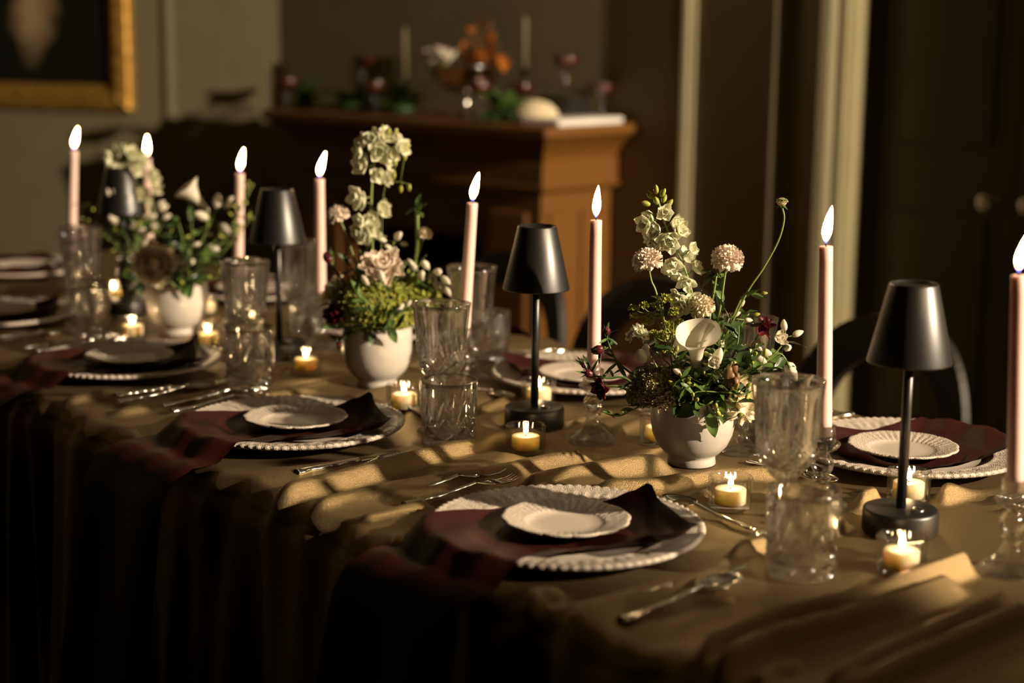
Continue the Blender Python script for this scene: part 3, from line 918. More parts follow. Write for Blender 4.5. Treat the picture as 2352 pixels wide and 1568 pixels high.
def goblet_mesh():
    foot = [(0, .0), (.034, .0), (.0365, .0015), (.0365, .004), (.030, .0075), (.016, .013), (.0085, .021), (.0068, .030), (.0078, .038), (.0125, .046), (.0135, .051), (.0105, .058), (.0065, .064), (.007, .070), (.0105, .076)]
    bz = [.080 + i * (.110 / 60) for i in range(61)]
    def br(z):
        t = (z - .076) / .124
        return .0105 + .0270 * min(1, math.sin(min(1, t / .34) * PI / 2)) ** .9 + .0070 * max(0, (t - .30) / .7) ** 1.7
    outer = foot + [(br(z), z) for z in bz] + [(br(.196), .196), (br(.2), .2)]
    inner = [(br(.2) - .0016, .2005)] + [(br(z) - .0030, z) for z in (.19, .17, .15, .13, .118, .108, .100)] + [(.020, .0930), (.010, .0885), (0, .0875)]
    f = crystal(None, .085, .120, .186, 8)
    n_o = len(outer); n_f = len(foot)
    def dsp(th, i, r, z):
        if i < n_f:
            if 3 <= i <= 5: return r * (1 + .02 * math.cos(th * 12)), z
            if 8 <= i <= 11: return r * (1 + .07 * abs(math.cos(th * 4))), z
            return r, z
        return (f(th, r, z), z) if i < n_o else (r, z)
    return MB().lathe(outer + inner, 240, dsp).mesh('goblet', M['crystal'])
TU, GO = tumbler_mesh(), goblet_mesh()
TL = ['cut crystal tumbler in front, right of the closest place setting', 'cut crystal tumbler right of the second place setting, before the black lamp',
      'cut crystal tumbler right of the third place setting', 'blurred cut crystal tumbler at far left beside the left vase']
GL = ['cut crystal goblet in front, close behind the nearest tumbler', 'cut crystal goblet between the middle vase and the black lamp', 'cut crystal goblet left of the second black lamp from the left',
      'blurred cut crystal goblet at far left']
FGL = ['cut crystal goblet half hidden behind the sharp bouquet', 'cut crystal goblet behind the taper right of the middle bouquet', 'cut crystal goblet between a black lamp and a taper, left of the middle bouquet']
FTL = ['cut crystal tumbler behind the sharp bouquet', 'cut crystal tumbler behind the taper right of the middle bouquet', 'cut crystal tumbler standing under the goblet left of the middle bouquet']
for i, (p, l) in enumerate(zip(POS['tumbler'], TL)): tag(put('crystal_tumbler', TU, None, p, (0, 0, i * .33)), l, 'tumbler', 'cut crystal tumblers')
for i, (p, l) in enumerate(zip(POS['goblet'], GL)): tag(put('crystal_goblet', GO, None, p, (0, 0, i * .41)), l, 'goblet', 'cut crystal goblets')
for i, (p, l) in enumerate(zip(POS['fgoblet'], FGL)): tag(put('crystal_goblet', GO, None, p, (0, 0, i * .27)), l, 'goblet', 'cut crystal goblets')
for i, (p, l) in enumerate(zip(POS['ftumbler'], FTL)): tag(put('crystal_tumbler', TU, None, p, (0, 0, i * .21)), l, 'tumbler', 'cut crystal tumblers')

# ------------------------------------------------------------------ tapers in glass candlesticks
def stick_mesh():
    prof = [(0, 0), (.033, 0), (.0345, .003), (.033, .007), (.026, .011), (.017, .019), (.0115, .029), (.009, .035), (.0120, .038), (.0125, .041), (.009, .044),
            (.0105, .046), (.0142, .052), (.0155, .058), (.0142, .064), (.010, .070), (.0075, .073), (.0105, .076), (.0175, .080), (.0205, .085), (.0195, .089), (.0165, .090), (.0150, .100), (.0155, .110),
            (.0115, .1105), (.0108, .095), (0, .094)]
    def dsp(th, i, r, z):
        if 2 <= i <= 6: return r * (1 + .05 * abs(math.sin(th * 8))), z
        if 11 <= i <= 14: return r * (1 - .05 * abs(math.sin(th * 6 + i * .9))), z
        if 18 <= i <= 20: return r * (1 + .09 * abs(math.cos(th * 6))), z
        return r, z
    return MB().lathe(prof, 72, dsp).mesh('candlestick', M['stick_glass'])
ST = stick_mesh()
def flame_mesh(name, h, wdt, lean, m):
    prof = [(0, -.06), (.22, .0), (.62, .10), (.95, .24), (1.0, .34), (.90, .50), (.66, .70), (.34, .88), (.10, .975), (0, 1.0)]
    mb = MB().lathe([(r * wdt / 2, z * h) for r, z in prof], 20)
    for v in mb.v:
        t = max(0, v.z / h)
        v.x += lean * h * t ** 1.6 * RT.x; v.y += lean * h * t ** 1.6 * RT.y
    return mb.mesh(name, m)
FLM = [flame_mesh('flame', .046, .0125, l, M['flame']) for l in (.06, .16, .02, .26)]
TOPS = [(2340, 632, 3), (1897, 565, 1), (1369, 505, 0), (1085, 466, 1), (734, 411, 3), (551, 398, 1), (338, 363, 2), (170, 346, 1)]
CL = ['tall blush taper candle cut by the right picture edge', 'tall blush taper candle right of the sharp bouquet', 'tall blush taper candle right of the middle black lamp',
      'tall blush taper candle left of the middle black lamp', 'tall blush taper candle left of the middle bouquet', 'tall blush taper candle right of the calla bouquet',
      'tall blush taper candle behind the leftmost bouquet', 'leftmost tall blush taper candle against the lit wall']
for i, (p, (tx, ty, fk)) in enumerate(zip(POS['taper'], TOPS)):
    gl = tag(put('glass_candlestick', ST, None, p, (0, 0, i * .2)), 'pressed glass candlestick under the ' + CL[i][5:], 'candlestick', 'pressed glass candlesticks')
    base = p + Vector((0, 0, .0965))
    top = at_depth(tx, ty, depth_of(p) - .06)
    axis = top - base
    ln = axis.length
    t = thing('taper_candle', CL[i], 'candle', base, 0, 'blush taper candles')
    q = Vector((0, 0, 1)).rotation_difference(axis.normalized())
    t.rotation_euler = q.to_euler()
    prof = [(0, 0), (.0104, 0)] + [(.0104 - .0017 * k / 12, ln * k / 12) for k in range(1, 12)] + [(.0088, ln - .0006), (.0078, ln), (.003, ln - .0015), (0, ln - .002)]
    put('wax', MB().lathe(prof, 28).mesh('wax', M['taper']), t)
    put('wick', MB().tube([(0, 0, ln - .003), (0, 0, ln + .005), (.001, 0, ln + .009)], .0008, 6).mesh('wick', M['wick']), t)
    put('flame', FLM[fk], t, (0, 0, ln + .005))

# ------------------------------------------------------------------ votives
def votive_glass():
    outer = [(0, 0), (.024, 0), (.0265, .0015), (.0272, .004), (.0276, .02), (.0282, .0395), (.0290, .0408), (.0284, .0425)]
    inner = [(.0260, .0424), (.0248, .039), (.0245, .02), (.0235, .008), (.02, .006), (0, .006)]
    n = len(outer)
    def dsp(th, i, r, z):
        if 2 <= i < n - 2: return r * (1 + .030 * abs(math.cos(th * 11))), z
        if n <= i < n + 3 and i > n: return r, z
        return r, z
    return MB().lathe(outer + inner, 88, dsp).mesh('cup', M['votive_glass'])
VG = votive_glass()
VW = MB().lathe([(0, .0062), (.0195, .0062), (.0205, .008), (.0205, .0255), (.0192, .0268), (.012, .0262), (0, .0258)], 32).mesh('wax', M['wax'])
VK = MB().tube([(0, 0, .025), (0, 0, .031)], .0007, 6).mesh('wick', M['wick'])
VF = flame_mesh('flame', .0145, .0066, .08, M['vflame'])
VL = ['lit votive candle between the sharp vase and the front tumbler', 'lit votive candle in front of the right-hand black lamp', 'lit votive candle half hidden behind the right-hand lamp base',
      'lit votive candle on the fold in front of the middle lamp base', 'lit votive candle behind the middle lamp pole', 'lit votive candle between the middle vase and the sharp tumbler',
      'lit votive candle left of the foot of the middle vase', 'lit votive candle right of the foot of the left vase', 'lit votive candle left of the foot of the left vase',
      'lit votive candle behind the goblet and tumbler of the third setting', 'leftmost lit votive candle, seen through the far-left goblet', 'lit votive candle right of the far-left tumbler rim',
      'lit votive candle behind the left vase', 'lit votive candle hidden behind the left side of the sharp vase']
v0 = None
for i, (p, l) in enumerate(zip(POS['votive'], VL)):
    if v0 is None:
        v0 = thing('votive_candle', l, 'votive', p, 0, 'lit glass votives')
        put('cup', VG, v0); put('wax', VW, v0); put('wick', VK, v0); put('flame', VF, v0, (0, 0, .0285))
    else: copy_thing(v0, l, p, i * .37)

# ------------------------------------------------------------------ black cordless lamps
LL = ['black cordless table lamp at the right', 'black cordless table lamp in the middle', 'blurred black cordless table lamp left of the middle bouquet', 'black cordless lamp behind the leftmost bouquet']
l0 = None
for i, (p, l) in enumerate(zip(POS['lamp'], LL)):
    if l0 is None:
        l0 = thing('table_lamp', l, 'lamp', p, 0, 'black cordless table lamps')
        put('base', MB().lathe([(0, 0), (.0445, 0), (.0465, .002), (.0465, .027), (.0455, .0298), (.043, .031), (.012, .0312), (0, .0312)], 64).mesh('base', M['black']), l0)
        put('pole', MB().lathe([(0, .031), (.0062, .031), (.0062, .262), (0, .262)], 24).mesh('pole', M['black']), l0)
        sh = put('shade', MB().lathe([(0, .3085), (.026, .3085), (.0268, .3115), (.0285, .3125), (.0298, .3105), (.0515, .2165), (.0515, .2150), (.0500, .2150), (.0285, .3065), (0, .3065)], 72).mesh('shade', M['black']), l0)
        put('lining', MB().lathe([(0, .262), (.034, .262), (.034, .2585), (0, .2585)], 40).mesh('lining', M['shade_in']), sh)
        put('touch_button', MB().lathe([(0, .0312), (.0085, .0312), (.0085, .0322), (.006, .033), (0, .0331)], 24).mesh('touch_button', M['lamp_button']), l0,
            RT * .018 - FW * .012)
    else: copy_thing(l0, l, p, i * .02)

# ------------------------------------------------------------------ vases
VASE = MB().lathe([(0, .002), (.030, .002), (.0335, 0), (.0345, .002), (.0335, .010), (.0335, .014), (.040, .018), (.050, .029), (.0570, .045), (.0605, .064), (.0610, .085), (.0600, .104), (.0590, .106),
                   (.0575, .105), (.0575, .08), (.055, .055), (.045, .032), (.02, .022), (0, .021)], 72).mesh('footed_vase', M['ceramic'])
VSL = ['sharp footed cream ceramic bowl vase holding the nearest bouquet', 'footed cream ceramic bowl vase holding the middle bouquet', 'blurred footed cream ceramic bowl vase holding the calla bouquet',
       'footed cream ceramic bowl vase under the leftmost bouquet']
for p, l in zip(POS['vase'], VSL): tag(put('footed_vase', VASE, None, p), l, 'vase', 'cream footed vases')

# ------------------------------------------------------------------ flower pieces (shared meshes)
def petal_geo(ln, wd, cup=.3, curl=.3, nl=5, nw=4, tip=.5, ruf=0.0, q=None):
    """petal from the origin along +y, cupped upward, tip curling; returns verts, faces"""
    vs_, fs_ = [], []
    for i in range(nl + 1):
        t = i / nl
        half = wd * .5 * (math.sin(PI * min(1, t * (1 - tip * .35) + .08)) ** .7)
        if i == nl: half *= .35
        for j in range(nw + 1):
            s = -1 + 2 * j / nw
            z = cup * ln * (s * s * .35 * (1 - t * .3)) + curl * ln * t * t
            if q is not None: z += ruf * ln * q.uniform(-1, 1) * t
            vs_.append((half * s, ln * t, z))
    m = nw + 1
    for i in range(nl):
        for j in range(nw):
            fs_.append((i * m + j, i * m + j + 1, (i + 1) * m + j + 1, (i + 1) * m + j))
    return vs_, fs_
def leaf_geo(ln, wd, fold=.25, droop=.25, nl=7, wav=.0):
    vs_, fs_ = [], []
    for i in range(nl + 1):
        t = i / nl
        half = wd * .5 * math.sin(PI * t ** .8) ** .8 + .0006
        for j, s in enumerate((-1, -.5, 0, .5, 1)):
            vs_.append((half * s, ln * t, fold * half * abs(s) - droop * ln * t * t + wav * ln * math.sin(t * 9 + s * 2)))
    for i in range(nl):
        for j in range(4):
            fs_.append((i * 5 + j, i * 5 + j + 1, (i + 1) * 5 + j + 1, (i + 1) * 5 + j))
    return vs_, fs_
def orient(origin, ydir, zdir=None, scale=1.0, roll=0.0):
    y = Vector(ydir).normalized()
    z = Vector(zdir) if zdir is not None else Vector((0, 0, 1))
    z = z - y * z.dot(y)
    z = z.normalized() if z.length > 1e-4 else y.orthogonal().normalized()
    x = y.cross(z)
    m = Matrix((( x.x, y.x, z.x, 0), (x.y, y.y, z.y, 0), (x.z, y.z, z.z, 0), (0, 0, 0, 1)))
    s = (scale,) * 3 if isinstance(scale, (int, float)) else scale
    return Matrix.Translation(Vector(origin)) @ m @ Matrix.Rotation(roll, 4, 'Y') @ Matrix.Diagonal((*s, 1))
FM = {}
fq = random.Random(3)
def floret_mesh(name, m, r=.5, n=5, layers=2, cup=.5):
    mb = MB()
    for l in range(layers):
        for k in range(n):
            a = 2 * PI * (k + .5 * l) / n + fq.uniform(-.15, .15)
            v, f = petal_geo(r * (1 - .25 * l), r * .78, .5, cup + .25 * l, 4, 4, .5, .03, fq)
            mb.add(v, f, Matrix.Rotation(a, 4, 'Z') @ Matrix.Rotation(.35 + .35 * l + fq.uniform(-.2, .2), 4, 'X'))
    mb.ball((0, 0, .04), .06, 6, 4)
    return mb.mesh(name, m)
FM['floret'] = [floret_mesh('floret', M['green_petal'], .5, 5, 2, .25) for _ in range(4)]
FM['wfloret'] = [floret_mesh('blossom', M['white_petal'], .5, 6, 3, .55) for _ in range(3)]
def scab_mesh(m, seed, n=95):
    q = random.Random(seed)
    mb = MB()
    for k in range(n):
        t = (k + .5) / n
        el = math.acos(1 - t * 1.55)                 # down to a little under the equator
        az = k * 2.39996
        d = Vector((math.sin(el) * math.cos(az), math.sin(el) * math.sin(az), math.cos(el) * .92))
        sz = .22 + .20 * t
        v, f = petal_geo(sz * 1.3, sz * 1.15, .9, .1, 3, 4, .2, .28, q)
        tang = Vector((math.cos(az), math.sin(az), -.2))
        mb.add(v, f, orient(d * .52, d * .8 + tang * (.25 + .4 * t), d, 1, q.uniform(-.6, .6)))
    mb.ball((0, 0, 0), .55, 10, 6, (1, 1, .8))
    return mb.mesh('flower_head', m)
FM['scab'] = [scab_mesh(M['pink_petal'], 5), scab_mesh(M['pink_petal'], 9), scab_mesh(M['cream_petal'], 14)]
def pod_mesh():
    mb = MB().ball((0, 0, .25), .55, 14, 8, (1, 1, .75))
    for k in range(70):
        t = (k + .5) / 70; el = math.acos(1 - t * 1.0); az = k * 2.39996
        d = Vector((math.sin(el) * math.cos(az), math.sin(el) * math.sin(az), math.cos(el) * .75))
        mb.tube([Vector((0, 0, .25)) + d * .5, Vector((0, 0, .25)) + d * .72], [.045, .03], 5)
    return mb.mesh('seed_head', M['olive_seed'])
FM['pod'] = pod_mesh()
FM['petal'] = {}
for nm in ('white_petal', 'cream_petal', 'pink_petal', 'wine_petal'):
    FM['petal'][nm] = [MB().add(*petal_geo(1, .85, .75, c, 6, 6, .1, .035, fq)).mesh('petal', M[nm]) for c in (.12, .35, -.2)]
FM['leaf'] = [MB().add(*leaf_geo(1, .37, .3, d, 7, .02)).mesh('leaf', M[m]) for d, m in ((.2, 'leaf'), (.35, 'leaf_dark'), (.05, 'leaf'), (.25, 'leaf_dark'))]
FM['blade'] = [MB().add(*leaf_geo(1, .13, .4, d)).mesh('leaf', M[m]) for d, m in ((.3, 'leaf_dark'), (.1, 'leaf'), (-.2, 'leaf_dark'))]
def bud_mesh(m, ml):
    mb = MB().lathe([(0, 0), (.15, .06), (.25, .25), (.28, .45), (.22, .72), (.09, .93), (0, 1)], 10, lambda th, i, r, z: (r * (1 + .12 * math.cos(th * 3 + z * 2)), z))
    return mb.mesh('bud', m)
FM['bud'] = bud_mesh(M['white_petal'], None)
FM['gbud'] = bud_mesh(M['lime'], None)
FM['wbud'] = bud_mesh(M['wine_petal'], None)
FM['brbud'] = bud_mesh(M['brown_pod'], None)
def calyx_mesh():
    mb = MB()
    for k in range(5):
        v, f = petal_geo(.62, .36, .6, .25, 4, 2, .5)
        mb.add(v, f, Matrix.Rotation(k * 2 * PI / 5, 4, 'Z') @ Matrix.Rotation(.75, 4, 'X'))
    mb.ball((0, 0, 0), .16, 8, 5)
    return mb.mesh('calyx', M['leaf'])
FM['calyx'] = calyx_mesh()
def calla_mesh():
    """spathe: funnel that opens into a wide bowl with one drawn-out lip"""
    vs_, fs_ = [], []
    nt, na = 14, 40
    for i in range(nt + 1):
        t = i / nt
        for k in range(na + 1):
            a = 2 * PI * k / na * 1.04
            lip = .5 + .5 * math.cos(a)
            r = .07 + .15 * t ** .8 + .52 * max(0, t - .45) ** 1.5 * (1.1 + .55 * lip)
            z = t * (1.15 + .16 * lip) - .42 * max(0, t - .72) * (.3 + lip) + .03 * math.sin(a * 3 + 1) * t ** 3
            sp = .04 * (k / na) * (1 - .3 * t)
            vs_.append(((r + sp) * math.cos(a), (r + sp) * math.sin(a), z))
    m = na + 1
    for i in range(nt):
        for k in range(na):
            fs_.append((i * m + k, i * m + k + 1, (i + 1) * m + k + 1, (i + 1) * m + k))
    return MB().add(vs_, fs_).mesh('spathe', M['white_petal'])
FM['calla'] = calla_mesh()
FM['spadix'] = MB().lathe([(0, 0), (.04, .02), (.055, .3), (.045, .55), (0, .62)], 12).mesh('spadix', M['lime'])

class Bouquet:
    def __init__(s, p, where, seed, lean=0.0):
        s.lean = lean
        s.p = Vector(p); s.where = where; s.q = random.Random(seed)
        s.mouth = s.p + Vector((0, 0, .100))
        s.px = depth_of(s.mouth) / FPX          # metres per picture pixel here
        s.grp = 'flowers and greenery of ' + where
    def at(s, x, y, off=0.0):
        """point seen at pixel x, y, in the upright plane through the vase moved back by off metres"""
        d = _f + CR * ((x - CX) / FPX) - CU * ((y - CY) / FPX)
        o = s.p + FW * (off + s.lean)
        return CAMO + d * ((o - CAMO).dot(FW) / d.dot(FW))
    def root(s, name, label, cat, grp=None):
        a = s.q.uniform(0, 2 * PI); r = s.q.uniform(.005, .03)
        b = s.p + Vector((r * math.cos(a), r * math.sin(a), .045))
        t = thing(name, label, cat, b, 0, grp or s.grp)
        return t, b
    def stem(s, t, b, pts, rad, m='stem', name='stem', tip=.6):
        """smooth tube through base, vase mouth and the given points"""
        mouth = s.p.lerp(Vector(pts[0]), .0) + Vector((0, 0, .104))
        side = (Vector(pts[0]) - s.p); side.z = 0
        mouth += side * (min(.045, side.length * .45) / max(side.length, 1e-4))
        ctrl = [b, mouth] + [Vector(x) for x in pts]
        path = []
        for i in range(len(ctrl) - 1):
            p0 = ctrl[max(0, i - 1)]; p1 = ctrl[i]; p2 = ctrl[i + 1]; p3 = ctrl[min(len(ctrl) - 1, i + 2)]
            for k in range(6):
                u = k / 6
                path.append(.5 * ((2 * p1) + (p2 - p0) * u + (2 * p0 - 5 * p1 + 4 * p2 - p3) * u * u + (3 * p1 - p0 - 3 * p2 + p3) * u ** 3))
        path.append(ctrl[-1])
        n = len(path)
        put(name, MB().tube([x - b for x in path], [rad * (1 - (1 - tip) * i / n) for i in range(n)], 7).mesh(name, M[m]), t)
        return path
    def twig(s, t, b, pts, rad, m='stem'):
        pts = [Vector(x) - b for x in pts]
        return put('twig', MB().tube(pts, [rad * (1 - .5 * i / len(pts)) for i in range(len(pts))], 5).mesh('twig', M[m]), t)
    def leaf(s, t, b, pos, d, ln, k=None, up=None, kind='leaf', wide=1.0):
        me = FM[kind][(s.q.randrange(len(FM[kind])) if k is None else k)]
        u = up if up is not None else Vector((s.q.uniform(-.5, .5), s.q.uniform(-.5, .5), 1)) - FW * .4
        return put('leaf', me, t, mtx=orient(Vector(pos) - b, d, u, (ln * wide, ln, ln), s.q.uniform(-.4, .4)))
    # ---- kinds
    def larkspur(s, label, pts, heads, off=0.0, r=.020, buds=()):
        t, b = s.root('larkspur_spike', label, 'flower')
        path = s.stem(t, b, [s.at(x, y, off) for x, y in pts], .0024)
        for (x, y, k) in heads:
            o2 = off + s.q.uniform(-.014, .012)
            hp = s.at(x, y, o2)
            near = min(path, key=lambda c: (c - hp).length)
            d = (hp - near) * 1.0 - FW * .012 + RT * s.q.uniform(-.004, .008) + Vector((0, 0, s.q.uniform(-.004, .006)))
            if d.length < 1e-4: d = -FW
            put('floret', FM['floret'][s.q.randrange(4)], t, mtx=frame_mtx(hp - b, d, s.q.uniform(0, 6), r * 2.15 * k * s.q.uniform(.9, 1.1)))
            s.twig(t, b, [near, (near + hp) / 2 + Vector((0, 0, -.002)), hp], .0010)
        for (x, y) in buds:
            hp = s.at(x, y, off + s.q.uniform(-.006, .006))
            near = min(path, key=lambda c: (c - hp).length)
            put('bud', FM['gbud'], t, mtx=frame_mtx(hp - b, (hp - near) + Vector((0, 0, .008)), 0, .014))
        return t
    def scabiosa(s, label, head, pts, r_px, off=0.0, m=0, tilt=(0, 0, 1), calyx=True):
        t, b = s.root('scabiosa_flower', label, 'flower')
        h = s.at(*head, off)
        r = r_px * s.px
        ax = Vector(tilt).normalized()
        s.stem(t, b, [s.at(x, y, off) for x, y in pts] + [h - ax * r * .45], .0019, tip=.7)
        put('flower_head', FM['scab'][m], t, mtx=frame_mtx(h - b, ax, s.q.uniform(0, 6), r * 1.06))
        if calyx: put('calyx', FM['calyx'], t, mtx=frame_mtx(h - b - ax * r * .5, ax, 0, r * 1.0))
        return t
    def rose(s, label, name, cat, head, r_px, m, off=0.0, face=None, rings=((5, .45, 1.2), (7, .75, .8), (9, 1.0, .35), (8, 1.1, -.05)), pts=()):
        t, b = s.root(name, label, cat)
        h = s.at(*head, off)
        r = r_px * s.px
        ax = Vector(face) if face is not None else (-FW * .7 + Vector((0, 0, .6)))
        ax.normalize()
        s.stem(t, b, [s.at(x, y, off) for x, y in pts] + [h - ax * r * .5], .0024)
        fm = frame_mtx(h - b, ax, s.q.uniform(0, 6), 1)
        put('heart', MB().ball((0, 0, 0), 1, 10, 6).mesh('heart', M[m]), t, mtx=fm @ Matrix.Translation((0, 0, -.05 * r)) @ Matrix.Diagonal((r * .26, r * .26, r * .3, 1)))
        for (n, ln, el) in rings:
            for k in range(n):
                az = 2 * PI * (k + s.q.uniform(-.2, .2)) / n + n
                e = el + s.q.uniform(-.12, .12)
                d = Vector((math.cos(az) * math.cos(e), math.sin(az) * math.cos(e), math.sin(e)))
                inner = Vector((-math.cos(az) * math.sin(e), -math.sin(az) * math.sin(e), math.cos(e)))
                put('petal', FM['petal'][m][s.q.randrange(3)], t, mtx=fm @ orient(Vector((math.cos(az), math.sin(az), 0)) * r * .06 + Vector((0, 0, -.25 * r)), d, inner, r * ln * s.q.uniform(.92, 1.08)))
        return t
    def calla(s, label, head, base, r_px, face, off=0.0, pts=(), spin=0.0):
        t, b = s.root('calla_lily', label, 'flower')
        h0 = s.at(*base, off)
        s.stem(t, b, [s.at(x, y, off) for x, y in pts] + [h0], .0042, tip=.9)
        sc_ = r_px * s.px / .62
        put('spathe', FM['calla'], t, mtx=frame_mtx(h0 - b, face, spin, sc_))
        put('spadix', FM['spadix'], t, mtx=frame_mtx(h0 - b + Vector(face).normalized() * .12 * sc_, face, 0, sc_ * .9))
        return t
    def winebuds(s, label, pts, buds, off=0.0, leaves=8):
        t, b = s.root('ranunculus_buds', label, 'flower')
        path = s.stem(t, b, [s.at(x, y, off) for x, y in pts], .0022, 'leaf')
        for (x, y, r_px) in buds:
            hp = s.at(x, y, off + s.q.uniform(-.015, .01))
            near = min(path, key=lambda c: (c - hp).length)
            d = (hp - near); d = d.normalized() if d.length > 1e-3 else Vector((0, 0, 1))
            s.twig(t, b, [near, near.lerp(hp, .5) + Vector((0, 0, -.003)), hp - d * r_px * s.px], .0013, 'leaf')
            r = r_px * s.px
            put('bud', FM['wbud'], t, mtx=frame_mtx(hp - b - d * r, d, s.q.uniform(0, 6), (r * 2.7, r * 2.7, r * 2.1)))
            for k in range(4):
                az = k * PI / 2 + s.q.uniform(0, .5)
                fm = frame_mtx(hp - b - d * r, d, az, 1)
                put('petal', FM['petal']['wine_petal'][0], t, mtx=fm @ orient((0, 0, 0), (.35, 0, 1), (-1, 0, .3), (r * 1.5, r * 1.95, r * 1.2)))
            put('calyx', FM['calyx'], t, mtx=frame_mtx(hp - b - d * r * 1.05, d, 0, r * 1.7))
            for k in range(6):
                s.leaf(t, b, near.lerp(hp, s.q.uniform(.2, .9)), d + Vector((s.q.uniform(-.9, .9), s.q.uniform(-.9, .9), s.q.uniform(-.5, .8))), s.q.uniform(.016, .028), kind='blade', wide=1.3)
        for k in range(leaves):
            c = path[s.q.randrange(len(path) // 2, len(path))]
            s.leaf(t, b, c, Vector((s.q.uniform(-1, 1), s.q.uniform(-1, 1), s.q.uniform(-.6, 1))), s.q.uniform(.018, .034), kind='blade', wide=1.4)
        return t
    def sprig(s, label, pts, n=8, ln=(.02, .035), off=0.0, kind='leaf', berries=0, grp=None, cat='foliage', name='foliage_sprig', first=.35, bud='gbud'):
        t, b = s.root(name, label, cat, grp)
        path = s.stem(t, b, [s.at(x, y, off) for x, y in pts], .0016)
        lo = int(len(path) * first)
        for k in range(n):
            i = lo + int((len(path) - 1 - lo) * (k + 1) / n)
            c = path[i]
            tg = (path[min(i + 1, len(path) - 1)] - path[max(0, i - 1)]).normalized()
            sd = Vector((s.q.uniform(-1, 1), s.q.uniform(-1, 1), s.q.uniform(-.5, .7)))
            s.leaf(t, b, c, tg * .5 + sd, s.q.uniform(*ln), kind=kind)
        for k in range(berries):
            c = path[s.q.randrange(lo, len(path))]
            d = Vector((s.q.uniform(-1, 1), s.q.uniform(-1, 1), s.q.uniform(-.2, 1)))
            tip = c + d.normalized() * s.q.uniform(.006, .018)
            s.twig(t, b, [c, tip], .0007)
            put('bud', FM[bud], t, mtx=frame_mtx(tip - b, d, 0, s.q.uniform(.008, .014)))
        return t
    def jasmine(s, label, pts, buds, blooms=(), leaves=5, off=0.0, size=.016):
        t, b = s.root('mock_orange_sprig', label, 'flower')
        path = s.stem(t, b, [s.at(x, y, off) for x, y in pts], .0016)
        for (x, y, k) in buds:
            hp = s.at(x, y, off + s.q.uniform(-.012, .012))
            near = min(path, key=lambda c: (c - hp).length)
            d = hp - near + Vector((0, 0, .002))
            s.twig(t, b, [near, hp], .0009)
            bd = put('bud', FM['bud'], t, mtx=frame_mtx(hp - b - d.normalized() * size * .3 * k, d, 0, size * k))
            put('calyx', FM['calyx'], t, mtx=frame_mtx(hp - b - d.normalized() * size * .35 * k, d, 0, size * .55 * k))
        for (x, y, k, dx, dz) in blooms:
            hp = s.at(x, y, off + s.q.uniform(-.01, .0))
            near = min(path, key=lambda c: (c - hp).length)
            s.twig(t, b, [near, hp], .001)
            put('blossom', FM['wfloret'][s.q.randrange(3)], t, mtx=frame_mtx(hp - b, RT * dx - FW * .6 + Vector((0, 0, dz)), s.q.uniform(0, 6), k))
        for k in range(leaves):
            c = path[s.q.randrange(len(path) // 3, len(path))]
            s.leaf(t, b, c, Vector((s.q.uniform(-1, 1), s.q.uniform(-1, 1), s.q.uniform(-.7, .5))), s.q.uniform(.018, .034))
        return t
    def umbel(s, label, pts, clusters, m='lime', off=0.0, n=26, dot=.0016, name='umbel_spray'):
        t, b = s.root(name, label, 'flower')
        path = s.stem(t, b, [s.at(x, y, off) for x, y in pts], .0013)
        for (x, y, r_px) in clusters:
            hp = s.at(x, y, off + s.q.uniform(-.015, .01)); r = r_px * s.px
            near = min(path, key=lambda c: (c - hp).length)
            s.twig(t, b, [near, near.lerp(hp, .6) + Vector((0, 0, -.002)), hp], .0008)
            mb = MB()
            for k in range(n):
                d = Vector((s.q.gauss(0, 1), s.q.gauss(0, 1), abs(s.q.gauss(0, 1)))).normalized()
                c = d * r * s.q.uniform(.6, 1)
                mb.tube([(0, 0, -.3 * r), c], .0003, 3, False)
                v, f = petal_geo(dot * 2.6, dot * 2.2, .3, .3, 2, 2)
                for g in range(3): mb.add(v, f, frame_mtx(c, d, g * 2.1) @ Matrix.Rotation(.5, 4, 'X'))
                mb.ball(c, dot * .8, 5, 3)
            o = put('floret_cluster', mb.mesh('floret_cluster', M[m]), t, hp - b); o['kind'] = 'stuff'
        return t
    def mound(s, label, c_px, rx, ry, m, off=0.0, n=700, dot=.0020, name='lace_flower_dome', depth=None, cat='flower'):
        """dense dome of tiny florets on fine rays"""
        t, b = s.root(name, label, cat)
        c = s.at(*c_px, off)
        s.stem(t, b, [c - Vector((0, 0, ry * s.px * .4))], .002)
        mb = MB()
        RX, RY = rx * s.px, ry * s.px
        v, f = petal_geo(dot * 2.2, dot * 2, .3, .4, 2, 2)
        for k in range(n):
            tt = (k + .5) / n; el = math.acos(1 - tt * 1.3); az = k * 2.39996
            d = Vector((math.sin(el) * math.cos(az), math.sin(el) * math.sin(az), math.cos(el)))
            rr = s.q.uniform(.82, 1.06) + .10 * math.sin(az * 4) * math.sin(el * 5)
            pt = (RT * d.x + FW * d.y) * RX * rr + Vector((0, 0, d.z * RY * rr))
            for g in range(3): mb.add(v, f, frame_mtx(pt, pt, g * 2.1 + k) @ Matrix.Rotation(.5, 4, 'X'))
            if k % 3 == 0: mb.ball(pt, dot * .75, 5, 3)
        for k in range(50):
            d = Vector((s.q.gauss(0, 1), s.q.gauss(0, 1), abs(s.q.gauss(0, .8)))).normalized()
            mb.tube([(0, 0, -RY * .4), (RT * d.x + FW * d.y) * RX * .9 + Vector((0, 0, d.z * RY * .9))], .0005, 3, False)
        o = put('florets', mb.mesh('florets', M[m]), t, c - b); o['kind'] = 'stuff'
        return t

